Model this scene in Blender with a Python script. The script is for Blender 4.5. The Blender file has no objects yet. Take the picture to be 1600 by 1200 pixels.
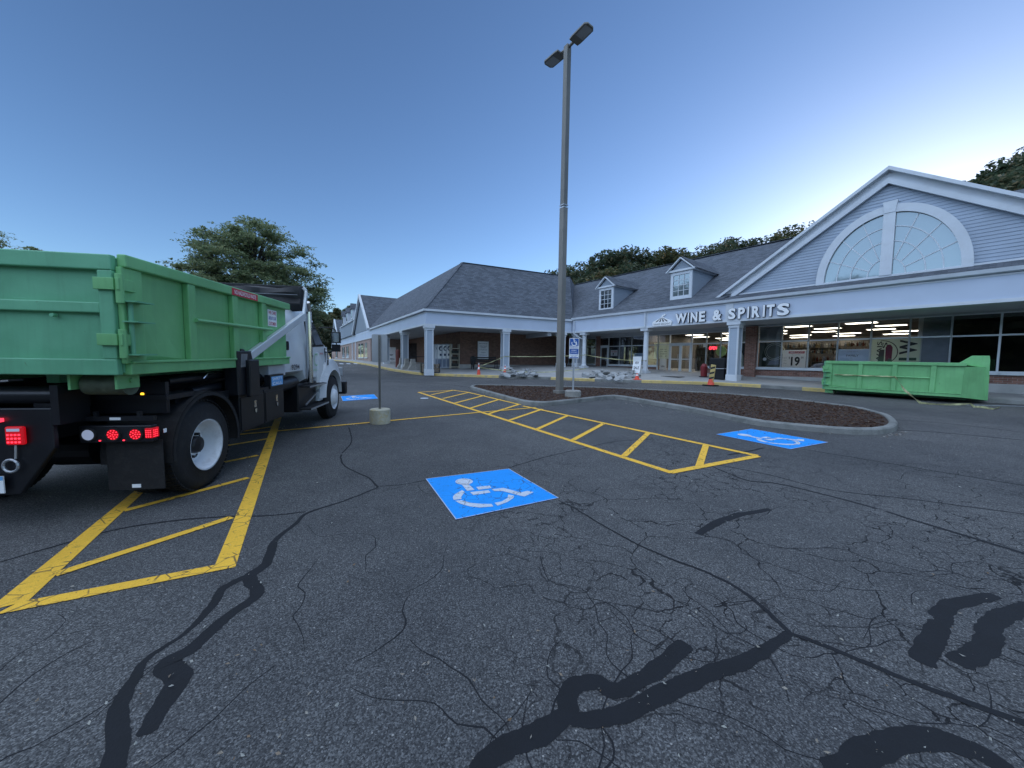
import bpy, math, random
import numpy as np
from mathutils import Vector, Matrix
R_ = math.radians
random.seed(7); rng = np.random.default_rng(7)
SC = bpy.context.scene; COL = SC.collection
# ------------------------------------------------------------------ camera
F_PX = 575.0; PITCH = R_(3.49); ROLL = R_(0.9); EYE = 1.55
cam_d = bpy.data.cameras.new('camera'); cam = bpy.data.objects.new('camera', cam_d); COL.objects.link(cam)
cam_d.sensor_width = 36.0; cam_d.lens = 36.0 * F_PX / 1600.0; cam_d.clip_start = .05; cam_d.clip_end = 3000
cam.location = (0, 0, EYE)
cam.rotation_euler = (Matrix.Rotation(math.pi/2 - PITCH, 3, 'X') @ Matrix.Rotation(ROLL, 3, 'Z')).to_euler()
SC.camera = cam
SC.render.resolution_x = 1024; SC.render.resolution_y = 768
# ------------------------------------------------------------------ sky and fill lamp
SUN_EL, SUN_AZ = 6.0, 49.0          # the sun is low behind the shops, to the right of the view
w = bpy.data.worlds.new('World'); SC.world = w; w.use_nodes = True
nt = w.node_tree; nt.nodes.clear()
sky = nt.nodes.new('ShaderNodeTexSky'); sky.sky_type = 'NISHITA'; sky.sun_disc = False
sky.sun_elevation = R_(SUN_EL); sky.sun_rotation = R_(SUN_AZ); sky.air_density = .7; sky.dust_density = .3; sky.ozone_density = 2.0
bg = nt.nodes.new('ShaderNodeBackground'); bg.inputs[1].default_value = .14
out = nt.nodes.new('ShaderNodeOutputWorld')
hs = nt.nodes.new('ShaderNodeHueSaturation'); hs.inputs['Saturation'].default_value = 1.05; hs.inputs['Hue'].default_value = .508
nt.links.new(sky.outputs[0], hs.inputs['Color']); nt.links.new(hs.outputs[0], bg.inputs[0]); nt.links.new(bg.outputs[0], out.inputs[0])
fill_d = bpy.data.lights.new('sun', 'SUN'); fill_d.energy = 1.35; fill_d.angle = R_(120); fill_d.color = (.72, .84, 1.)      # very soft fill added high behind the camera to brighten the lot, no cast shadows
sun = bpy.data.objects.new('sun', fill_d); COL.objects.link(sun)
sun.rotation_euler = Vector((-.42, -.38, 1.0)).to_track_quat('Z', 'Y').to_euler()
SC.view_settings.view_transform = 'Standard'; SC.view_settings.look = 'None'; SC.view_settings.gamma = 1
SC.view_settings.exposure = 1.22
SC.render.engine = 'CYCLES'
# ------------------------------------------------------------------ measuring helpers
def ray(px, py):
    x = (px-800)/F_PX; y = -(py-600)/F_PX
    c, s = math.cos(ROLL), math.sin(ROLL); x, y = c*x - s*y, s*x + c*y
    return np.array([x, math.cos(PITCH)+y*math.sin(PITCH), -math.sin(PITCH)+y*math.cos(PITCH)])
KQ = [-900, 3, 5, 17, 22, 25, 30, 40, 60, 400]; KZ = [0, 0, .035, .43, .53, .68, .95, 1.15, 1.25, 1.3]
def G(x, y): return float(np.interp(y+.3*x, KQ, KZ))          # height of the lot: it climbs gently to the shops
def SW(x, y): return G(x, y)+.15+.03*min(5, max(0, (x-6.88)*.545+(y-19.76)*.838))
_t = np.concatenate([np.linspace(.5, 60, 12000), np.linspace(60, 300, 12000)])
def gp(px, py, off=0):
    d = ray(px, py); z = EYE+d[2]*_t; g = np.interp(d[1]*_t+.3*d[0]*_t, KQ, KZ)+off
    i = int(np.argmax(z < g)); return Vector((d[0]*_t[i], d[1]*_t[i], z[i]))
def at_depth(px, py, y):
    d = ray(px, py); return Vector(d*(y/d[1]))+Vector((0, 0, EYE))
# ------------------------------------------------------------------ object helpers
MW = {}
def props(o, label=None, cat=None, group=None, kind=None):
    if label: o['label'] = label
    if cat: o['category'] = cat
    if group: o['group'] = group
    if kind: o['kind'] = kind
    return o
def thing(name, label, cat, loc=(0, 0, 0), rot=(0, 0, 0), group=None):
    o = bpy.data.objects.new(name, None); COL.objects.link(o); o.empty_display_size = .2
    o.location = loc; o.rotation_euler = rot
    M = Matrix.LocRotScale(Vector(loc), Matrix.Rotation(0, 3, 'X') if not any(rot) else __import__('mathutils').Euler(rot).to_matrix(), None)
    MW[o.name] = M
    return props(o, label, cat, group)
def copy_tree(o, parent=None):
    c = o.copy(); COL.objects.link(c); c.parent = parent
    for ch in [k for k in COL.objects if k.parent == o]: copy_tree(ch, c)
    return c
class MB:
    def __init__(s, T=None): s.v = []; s.f = []; s.m = []; s.T = T; s.k = 0
    def add(s, vs, fs, m=None):
        b = len(s.v); m = s.k if m is None else m
        for p in vs:
            p = Vector(p); s.v.append(s.T @ p if s.T is not None else p)
        for f in fs: s.f.append([b+i for i in f]); s.m.append(m)
        return s
    def box(s, x, y, z, m=None, R=None, c=None):
        vs = [Vector((a, b, d)) for d in z for b in y for a in x]
        if R is not None:
            c = Vector(c) if c is not None else Vector((sum(x)/2, sum(y)/2, sum(z)/2)); vs = [c+R @ (v-c) for v in vs]
        return s.add(vs, [(0, 2, 3, 1), (4, 5, 7, 6), (0, 1, 5, 4), (1, 3, 7, 5), (3, 2, 6, 7), (2, 0, 4, 6)], m)
    def cbox(s, c, d, R=None, m=None):
        return s.box((c[0]-d[0]/2, c[0]+d[0]/2), (c[1]-d[1]/2, c[1]+d[1]/2), (c[2]-d[2]/2, c[2]+d[2]/2), m, R)
    def tube(s, p0, p1, r0, r1=None, n=12, m=None, caps=True):
        p0, p1 = Vector(p0), Vector(p1); r1 = r0 if r1 is None else r1
        d = (p1-p0).normalized(); a = d.orthogonal().normalized(); b = d.cross(a)
        vs = [p+(a*math.cos(t)+b*math.sin(t))*r for p, r in ((p0, r0), (p1, r1)) for t in [2*math.pi*i/n for i in range(n)]]
        fs = [(i, (i+1) % n, n+(i+1) % n, n+i) for i in range(n)]
        if caps: fs += [tuple(range(n))[::-1], tuple(range(n, 2*n))]
        return s.add(vs, fs, m)
    def path(s, pts, r, n=8, m=None):
        for a, b in zip(pts[:-1], pts[1:]): s.tube(a, b, r, r, n, m)
        return s
    def bar(s, p0, p1, w, h, m=None, up=(0, 0, 1)):      # rectangular section bar
        p0, p1 = Vector(p0), Vector(p1); d = (p1-p0).normalized(); a = d.cross(Vector(up))
        if a.length < 1e-3: a = d.orthogonal()
        a = a.normalized()*w/2; b = a.cross(d).normalized()*h/2
        vs = [p0-a-b, p0+a-b, p0+a+b, p0-a+b, p1-a-b, p1+a-b, p1+a+b, p1-a+b]
        return s.add(vs, [(0, 1, 2, 3), (7, 6, 5, 4), (0, 4, 5, 1), (1, 5, 6, 2), (2, 6, 7, 3), (3, 7, 4, 0)], m)
    def prism(s, pts, ext, m=None):                      # polygon (3-D points) swept by a vector
        n = len(pts); e = Vector(ext); pts = [Vector(p) for p in pts]
        return s.add(pts+[p+e for p in pts], [tuple(range(n))[::-1], tuple(range(n, 2*n))]+[(i, (i+1) % n, n+(i+1) % n, n+i) for i in range(n)], m)
    def poly(s, pts, m=None): return s.add(pts, [tuple(range(len(pts)))], m)
    def lathe(s, prof, c, axis='x', n=32, m=None):       # prof: list of (along, radius)
        vs = []; c = Vector(c)
        for a, r in prof:
            for i in range(n):
                t = 2*math.pi*i/n; p = {'x': (a, r*math.cos(t), r*math.sin(t)), 'z': (r*math.cos(t), r*math.sin(t), a), 'y': (r*math.cos(t), a, r*math.sin(t))}[axis]
                vs.append(c+Vector(p))
        fs = [(j*n+i, j*n+(i+1) % n, (j+1)*n+(i+1) % n, (j+1)*n+i) for j in range(len(prof)-1) for i in range(n)]
        return s.add(vs, fs, m)
    def text(s, txt, M, x0, x1, y0, y1, depth=.0, bold=0., m=None):   # lettering fitted to a rectangle in M's xy plane
        cu = bpy.data.curves.new('t', 'FONT'); cu.body = txt; cu.extrude = .05; cu.offset = bold; cu.align_x = 'LEFT'; cu.resolution_u = 3
        o = bpy.data.objects.new('t', cu); COL.objects.link(o); dg = bpy.context.evaluated_depsgraph_get()
        me = bpy.data.meshes.new_from_object(o.evaluated_get(dg))
        vs = np.array([v.co[:] for v in me.vertices]); fs = [tuple(p.vertices) for p in me.polygons]
        if depth == 0:
            keep = [f for f in fs if all(vs[i][2] > .04 for i in f)]; fs = keep
        lo, hi = vs.min(0), vs.max(0)
        q = [M @ Vector((x0+(v[0]-lo[0])/(hi[0]-lo[0])*(x1-x0), y0+(v[1]-lo[1])/(hi[1]-lo[1])*(y1-y0), (v[2]+.05)*10*depth)) for v in vs]
        bpy.data.objects.remove(o); bpy.data.curves.remove(cu); bpy.data.meshes.remove(me)
        return s.add(q, fs, m)
    def build(s, name, mats, parent=None, world=False, smooth=False, bevel=0, label=None, cat=None, group=None, kind=None, origin=None):
        mats = mats if isinstance(mats, (list, tuple)) else [mats]
        V = s.v
        inv = None
        if parent is not None:
            MW_p = MW[parent.name]; inv = MW_p.inverted()
        W = V if (parent is None or world) else [MW[parent.name] @ p for p in V]
        Lc = [inv @ p for p in V] if (parent is not None and world) else V
        off = Vector((0, 0, 0))
        if parent is None:
            if origin is None and kind != 'structure':
                A = np.array([p[:] for p in V]); off = Vector(((A[:, 0].min()+A[:, 0].max())/2, (A[:, 1].min()+A[:, 1].max())/2, A[:, 2].min()))
            elif origin is not None: off = Vector(origin)
            Lc = [p-off for p in V]
        me = bpy.data.meshes.new(name); me.from_pydata([p[:] for p in Lc], [], s.f); me.update()
        for mm in mats: me.materials.append(mm)
        me.polygons.foreach_set('material_index', s.m)
        uv = me.uv_layers.new(name='UVMap'); buf = np.zeros(len(me.loops)*2)
        for p in me.polygons:
            vi = p.vertices; a = W[vi[0]]; n = Vector((0, 0, 0))
            for i in range(len(vi)):
                b, c = W[vi[i]], W[vi[(i+1) % len(vi)]]; n += b.cross(c)
            if n.length < 1e-12: continue
            n.normalize()
            if abs(n.z) > .97: tu, tv = Vector((1, 0, 0)), Vector((0, 1, 0))
            else:
                tu = Vector((0, 0, 1)).cross(n).normalized(); tv = n.cross(tu)
                if tv.z < 0: tv = -tv
            for li, i in zip(p.loop_indices, vi): buf[2*li] = W[i].dot(tu); buf[2*li+1] = W[i].dot(tv)
        uv.data.foreach_set('uv', buf)
        if smooth:
            me.polygons.foreach_set('use_smooth', [True]*len(me.polygons))
            try: me.set_sharp_from_angle(angle=R_(35))
            except Exception: pass
        o = bpy.data.objects.new(name, me); COL.objects.link(o); o.location = off
        if parent is not None: o.parent = parent; o.location = (0, 0, 0); MW[o.name] = MW[parent.name]
        else: MW[o.name] = Matrix.Translation(off)
        if bevel:
            b = o.modifiers.new('bevel', 'BEVEL'); b.width = bevel; b.segments = 2; b.limit_method = 'ANGLE'
        return props(o, label, cat, group, kind)
# ------------------------------------------------------------------ materials
def nodes(name):
    m = bpy.data.materials.new(name); m.use_nodes = True; t = m.node_tree; b = t.nodes['Principled BSDF']; return m, t, b
def N(t, typ, **kw):
    n = t.nodes.new(typ)
    for k, v in kw.items():
        if k.startswith('i_'):
            key = k[2:]; key = int(key) if key.isdigit() else key.replace('_', ' '); n.inputs[key].default_value = v
        else: setattr(n, k, v)
    return n
def ramp(t, src, stops, interp='LINEAR'):
    r = t.nodes.new('ShaderNodeValToRGB'); r.color_ramp.interpolation = interp; e = r.color_ramp.elements
    while len(e) < len(stops): e.new(.5)
    for i, (p, c) in enumerate(stops): e[i].position = p; e[i].color = c if len(c) == 4 else (*c, 1)
    t.links.new(src, r.inputs[0]); return r.outputs[0]
def mix(t, fac, a, b, typ='MIX'):
    m = t.nodes.new('ShaderNodeMixRGB'); m.blend_type = typ
    for inp, v in ((0, fac), (1, a), (2, b)):
        if isinstance(v, (int, float)): m.inputs[inp].default_value = v
        elif isinstance(v, tuple): m.inputs[inp].default_value = v if len(v) == 4 else (*v, 1)
        else: t.links.new(v, m.inputs[inp])
    return m.outputs[0]
def mth(t, op, a, b=None):
    m = t.nodes.new('ShaderNodeMath'); m.operation = op
    for i, v in enumerate((a, b)):
        if v is None: continue
        if isinstance(v, (int, float)): m.inputs[i].default_value = v
        else: t.links.new(v, m.inputs[i])
    return m.outputs[0]
def bump(t, b, h, strength=.4, dist=.01):
    n = N(t, 'ShaderNodeBump', i_Strength=strength, i_Distance=dist); t.links.new(h, n.inputs['Height']); t.links.new(n.outputs[0], b.inputs['Normal'])
def geo(t): return N(t, 'ShaderNodeNewGeometry').outputs['Position']
def noise(t, co, scale, detail=4, rough=.55, dist=0):
    n = N(t, 'ShaderNodeTexNoise', i_Scale=scale, i_Detail=detail, i_Roughness=rough, i_Distortion=dist); t.links.new(co, n.inputs['Vector']); return n.outputs['Fac']
def mat(name, c, rough=.55, metal=0., var=.12, scale=3., dirt=None, dirt_amt=0., bs=0., bscale=40., fine=0.):
    m, t, b = nodes(name); b.inputs['Roughness'].default_value = rough; b.inputs['Metallic'].default_value = metal
    co = N(t, 'ShaderNodeTexCoord').outputs['Object']; n1 = noise(t, co, scale)
    col = mix(t, ramp(t, n1, [(.3, (0, 0, 0)), (.7, (1, 1, 1))]), tuple(x*(1-var) for x in c), tuple(min(1, x*(1+var)) for x in c))
    if fine: col = mix(t, fine, col, ramp(t, noise(t, co, 180, 2), [(.35, (.3, .3, .3)), (.65, (1, 1, 1))]), 'MULTIPLY')
    if dirt: col = mix(t, mth(t, 'MULTIPLY', ramp(t, noise(t, co, scale*2.3, 6, .65, .4), [(.5, (0, 0, 0)), (.72, (1, 1, 1))]), dirt_amt), col, dirt)
    t.links.new(col, b.inputs['Base Color'])
    rr = mth(t, 'ADD', mth(t, 'MULTIPLY', n1, .16), rough-.08); t.links.new(rr, b.inputs['Roughness'])
    if bs: bump(t, b, noise(t, co, bscale, 5), bs, .01)
    return m
def asphalt():
    m, t, b = nodes('asphalt'); p = geo(t)
    big = noise(t, p, .22, 5, .6); mid = noise(t, p, 2.2, 5, .6); f = noise(t, p, 90, 3, .7)
    v = N(t, 'ShaderNodeTexVoronoi', i_Scale=150.); t.links.new(p, v.inputs['Vector'])
    base = mix(t, ramp(t, big, [(.35, (0, 0, 0)), (.7, (1, 1, 1))]), (.058, .059, .061), (.104, .103, .101))
    base = mix(t, ramp(t, mid, [(.3, (0, 0, 0)), (.75, (1, 1, 1))]), base, mix(t, 1., base, (1.25, 1.25, 1.24), 'MULTIPLY'))
    base = mix(t, .9, base, ramp(t, v.outputs['Color'], [(.1, (.35, .35, .36)), (.55, (.95, .95, .95)), (.9, (2.2, 2.2, 2.15))]), 'MULTIPLY')
    base = mix(t, .6, base, ramp(t, f, [(.35, (.35, .35, .35)), (.65, (1.5, 1.5, 1.5))]), 'MULTIPLY')
    base = mix(t, mth(t, 'MULTIPLY', ramp(t, noise(t, p, .75, 5, .65, .3), [(.56, (0, 0, 0)), (.70, (1, 1, 1))]), .42), base, mix(t, 1., base, (.55, .55, .57), 'MULTIPLY'))   # oil and damp stains
    # pale stone chips showing in the surface
    v2 = N(t, 'ShaderNodeTexVoronoi', i_Scale=34.); t.links.new(p, v2.inputs['Vector'])
    sep = N(t, 'ShaderNodeSeparateColor'); t.links.new(v2.outputs['Color'], sep.inputs[0])
    chip = mth(t, 'MULTIPLY', mth(t, 'GREATER_THAN', sep.outputs[0], .93), mth(t, 'LESS_THAN', v2.outputs['Distance'], .17))
    base = mix(t, chip, base, (.30, .29, .27))
    # alligator cracking in patches
    w1 = N(t, 'ShaderNodeTexNoise', i_Scale=2.6, i_Detail=5.); t.links.new(p, w1.inputs['Vector'])
    wv = mix(t, .32, p, w1.outputs['Color'], 'ADD')
    h = None
    for sc, th, ms, lo, hi in ((1.6, .008, .33, .44, .50), (5.0, .016, .5, .47, .54)):
        vc = N(t, 'ShaderNodeTexVoronoi', feature='DISTANCE_TO_EDGE', i_Scale=sc); t.links.new(wv, vc.inputs['Vector'])
        ln = mth(t, 'LESS_THAN', vc.outputs['Distance'], th)
        mk = ramp(t, noise(t, p, ms, 3), [(lo, (0, 0, 0)), (hi, (1, 1, 1))])
        ln = mth(t, 'MULTIPLY', ln, mk); h = ln if h is None else mth(t, 'MAXIMUM', h, ln)
    brk = ramp(t, noise(t, p, 9, 3), [(.38, (0, 0, 0)), (.46, (1, 1, 1))]); h = mth(t, 'MULTIPLY', h, brk)
    vd = N(t, 'ShaderNodeVectorMath', operation='DISTANCE'); t.links.new(p, vd.inputs[0]); vd.inputs[1].default_value = (3.4, 3.1, 0)
    zone = ramp(t, mth(t, 'DIVIDE', vd.outputs['Value'], 8.), [(.28, (1, 1, 1)), (.62, (.16, .16, .16))]); h = mth(t, 'MULTIPLY', h, zone)
    base = mix(t, h, base, (.008, .008, .009))
    t.links.new(base, b.inputs['Base Color']); b.inputs['Roughness'].default_value = .86; b.inputs['Specular IOR Level'].default_value = .35
    hh = mth(t, 'SUBTRACT', mth(t, 'ADD', mth(t, 'MULTIPLY', v.outputs['Distance'], -.6), mth(t, 'MULTIPLY', f, .7)), mth(t, 'MULTIPLY', h, 1.5))
    bump(t, b, hh, .7, .006)
    return m
def paint(name, c, wear=.35, lo=.56):
    m, t, b = nodes(name); p = geo(t)
    n = noise(t, p, 14, 6, .7, .6); n2 = noise(t, p, 3, 3)
    vc = N(t, 'ShaderNodeTexVoronoi', feature='DISTANCE_TO_EDGE', i_Scale=7.); t.links.new(mix(t, .15, p, N(t, 'ShaderNodeTexNoise', i_Scale=6.).outputs['Color'], 'ADD'), vc.inputs['Vector'])
    ln = mth(t, 'MULTIPLY', mth(t, 'LESS_THAN', vc.outputs['Distance'], .028), ramp(t, n2, [(.48, (0, 0, 0)), (.55, (1, 1, 1))]))
    k = mth(t, 'MULTIPLY', mth(t, 'MAXIMUM', ln, ramp(t, n, [(lo, (0, 0, 0)), (lo+.07, (1, 1, 1))])), wear)
    col = mix(t, ramp(t, n2, [(.3, (0, 0, 0)), (.7, (1, 1, 1))]), tuple(x*.86 for x in c), c)
    v = N(t, 'ShaderNodeTexVoronoi', i_Scale=150.); t.links.new(p, v.inputs['Vector'])
    col = mix(t, .35, col, ramp(t, v.outputs['Color'], [(.1, (.6, .6, .6)), (.8, (1.1, 1.1, 1.1))]), 'MULTIPLY')
    t.links.new(mix(t, k, col, (.035, .034, .033)), b.inputs['Base Color']); b.inputs['Roughness'].default_value = .75
    bump(t, b, v.outputs['Distance'], .5, .004); return m
def brick(name, c1, c2, mortar):
    m, t, b = nodes(name); uv = N(t, 'ShaderNodeTexCoord').outputs['UV']
    br = N(t, 'ShaderNodeTexBrick', i_Scale=1., i_Mortar_Size=.006, i_Brick_Width=.215, i_Row_Height=.075, i_Bias=0.); br.inputs['Color1'].default_value = (*c1, 1); br.inputs['Color2'].default_value = (*c2, 1); br.inputs['Mortar'].default_value = (*mortar, 1)
    t.links.new(uv, br.inputs['Vector']); n = noise(t, uv, 5, 4)
    t.links.new(mix(t, .6, br.outputs[0], ramp(t, n, [(.3, (.65, .65, .65)), (.7, (1.2, 1.2, 1.2))]), 'MULTIPLY'), b.inputs['Base Color']); b.inputs['Roughness'].default_value = .85
    bump(t, b, mth(t, 'SUBTRACT', 1., br.outputs['Fac']), .5, .006); return m
def shingle():
    m, t, b = nodes('shingle'); uv = N(t, 'ShaderNodeTexCoord').outputs['UV']
    br = N(t, 'ShaderNodeTexBrick', i_Scale=1., i_Mortar_Size=.006, i_Brick_Width=.30, i_Row_Height=.14, i_Bias=0.); br.inputs['Color1'].default_value = (.060, .072, .088, 1); br.inputs['Color2'].default_value = (.115, .130, .155, 1); br.inputs['Mortar'].default_value = (.035, .04, .05, 1)
    t.links.new(uv, br.inputs['Vector']); n = noise(t, uv, .8, 5); n2 = noise(t, uv, 26, 3, .7)
    c = mix(t, .35, br.outputs[0], ramp(t, n, [(.3, (.7, .7, .7)), (.7, (1.2, 1.2, 1.2))]), 'MULTIPLY')
    c = mix(t, .6, c, ramp(t, n2, [(.3, (.55, .55, .55)), (.7, (1.4, 1.4, 1.4))]), 'MULTIPLY')
    t.links.new(c, b.inputs['Base Color']); b.inputs['Roughness'].default_value = .9
    sx = N(t, 'ShaderNodeSeparateXYZ'); t.links.new(uv, sx.inputs[0]); fr = mth(t, 'FRACT', mth(t, 'DIVIDE', sx.outputs[1], .14))
    bump(t, b, mth(t, 'MULTIPLY', fr, -1.), .6, .012); return m
def siding(name, c, pitch=.11):
    m, t, b = nodes(name); uv = N(t, 'ShaderNodeTexCoord').outputs['UV']; n = noise(t, uv, 1.2, 4)
    sx = N(t, 'ShaderNodeSeparateXYZ'); t.links.new(uv, sx.inputs[0]); fr = mth(t, 'FRACT', mth(t, 'DIVIDE', sx.outputs[1], pitch))
    t.links.new(mix(t, n, tuple(x*.88 for x in c), c), b.inputs['Base Color']); b.inputs['Roughness'].default_value = .6
    bump(t, b, mth(t, 'MULTIPLY', fr, -1.), 1., .03); return m
def glass(name='glass', tint=(.96, .97, .97)):
    m = bpy.data.materials.new(name); m.use_nodes = True; t = m.node_tree; t.nodes.clear()
    o = N(t, 'ShaderNodeOutputMaterial'); tr = N(t, 'ShaderNodeBsdfTransparent', i_Color=(*tint, 1)); gl = N(t, 'ShaderNodeBsdfGlossy', i_Roughness=.02)
    fr = N(t, 'ShaderNodeFresnel', i_IOR=1.85); nz = noise(t, N(t, 'ShaderNodeTexCoord').outputs['Object'], 1.2, 2)
    bp = N(t, 'ShaderNodeBump', i_Strength=.04, i_Distance=.05); t.links.new(nz, bp.inputs['Height']); t.links.new(bp.outputs[0], gl.inputs['Normal'])
    mx = N(t, 'ShaderNodeMixShader'); t.links.new(mth(t, 'ADD', fr.outputs[0], .05), mx.inputs[0]); t.links.new(tr.outputs[0], mx.inputs[1]); t.links.new(gl.outputs[0], mx.inputs[2]); t.links.new(mx.outputs[0], o.inputs[0]); return m
def sheet(name, c):                                    # printed sheet: lets some light through
    m, t, b = nodes(name); b.inputs['Base Color'].default_value = (*c, 1); b.inputs['Roughness'].default_value = .5; tl = N(t, 'ShaderNodeBsdfTranslucent', i_Color=(*c, 1)); mx = N(t, 'ShaderNodeMixShader', i_0=.45); o = t.nodes['Material Output']
    t.links.new(b.outputs[0], mx.inputs[1]); t.links.new(tl.outputs[0], mx.inputs[2]); t.links.new(mx.outputs[0], o.inputs[0]); return m
def steel(name, c):
    m, t, b = nodes(name); co = N(t, 'ShaderNodeTexCoord').outputs['Object']; uv = N(t, 'ShaderNodeTexCoord').outputs['UV']
    n1 = noise(t, co, 1.1, 5); col = mix(t, ramp(t, n1, [(.3, (0, 0, 0)), (.7, (1, 1, 1))]), tuple(x*.80 for x in c), tuple(x*1.12+.012 for x in c))
    mp = N(t, 'ShaderNodeMapping'); mp.inputs['Scale'].default_value = (14, 1.1, 1); t.links.new(uv, mp.inputs['Vector'])      # run-off streaks
    col = mix(t, mth(t, 'MULTIPLY', ramp(t, noise(t, mp.outputs[0], 1., 5, .6), [(.50, (0, 0, 0)), (.75, (1, 1, 1))]), .38), col, tuple(x*.55+.02 for x in c))
    mp2 = N(t, 'ShaderNodeMapping'); mp2.inputs['Scale'].default_value = (2.2, 26, 1); mp2.inputs['Rotation'].default_value = (0, 0, .35); t.links.new(uv, mp2.inputs['Vector'])   # scrapes
    col = mix(t, mth(t, 'MULTIPLY', ramp(t, noise(t, mp2.outputs[0], 1., 6, .7), [(.66, (0, 0, 0)), (.70, (1, 1, 1))]), .4), col, tuple(min(1, x*1.4+.09) for x in c))
    rs = ramp(t, noise(t, co, 9, 7, .75, .5), [(.66, (0, 0, 0)), (.70, (1, 1, 1))]); col = mix(t, mth(t, 'MULTIPLY', rs, .75), col, (.10, .055, .03))
    t.links.new(col, b.inputs['Base Color']); t.links.new(mth(t, 'ADD', mth(t, 'MULTIPLY', n1, .25), .33), b.inputs['Roughness'])
    bump(t, b, mth(t, 'ADD', mth(t, 'MULTIPLY', noise(t, co, 2.2, 2), 3.), mth(t, 'MULTIPLY', noise(t, co, 30, 3), .12)), .35, .02); return m
def emit(name, c, s):
    m, t, b = nodes(name); b.inputs['Base Color'].default_value = (*[x*.3 for x in c], 1); b.inputs['Emission Color'].default_value = (*c, 1); b.inputs['Emission Strength'].default_value = s; return m
def leafmat(name, cols, rough=.6):
    m, t, b = nodes(name); g = N(t, 'ShaderNodeNewGeometry'); oi = N(t, 'ShaderNodeObjectInfo')
    c = ramp(t, g.outputs['Random Per Island'], [(i/(len(cols)-1), q) for i, q in enumerate(cols)])
    k = ramp(t, oi.outputs['Random'], [(0, (.7, .8, .75)), (.5, (1, 1, 1)), (1, (1.35, 1.15, .9))]); c = mix(t, 1., c, k, 'MULTIPLY')
    t.links.new(c, b.inputs['Base Color']); b.inputs['Roughness'].default_value = rough
    tl = N(t, 'ShaderNodeBsdfTranslucent'); t.links.new(c, tl.inputs[0]); mx = N(t, 'ShaderNodeMixShader', i_0=.48); o = t.nodes['Material Output']
    t.links.new(b.outputs[0], mx.inputs[1]); t.links.new(tl.outputs[0], mx.inputs[2]); t.links.new(mx.outputs[0], o.inputs[0]); return m
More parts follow.
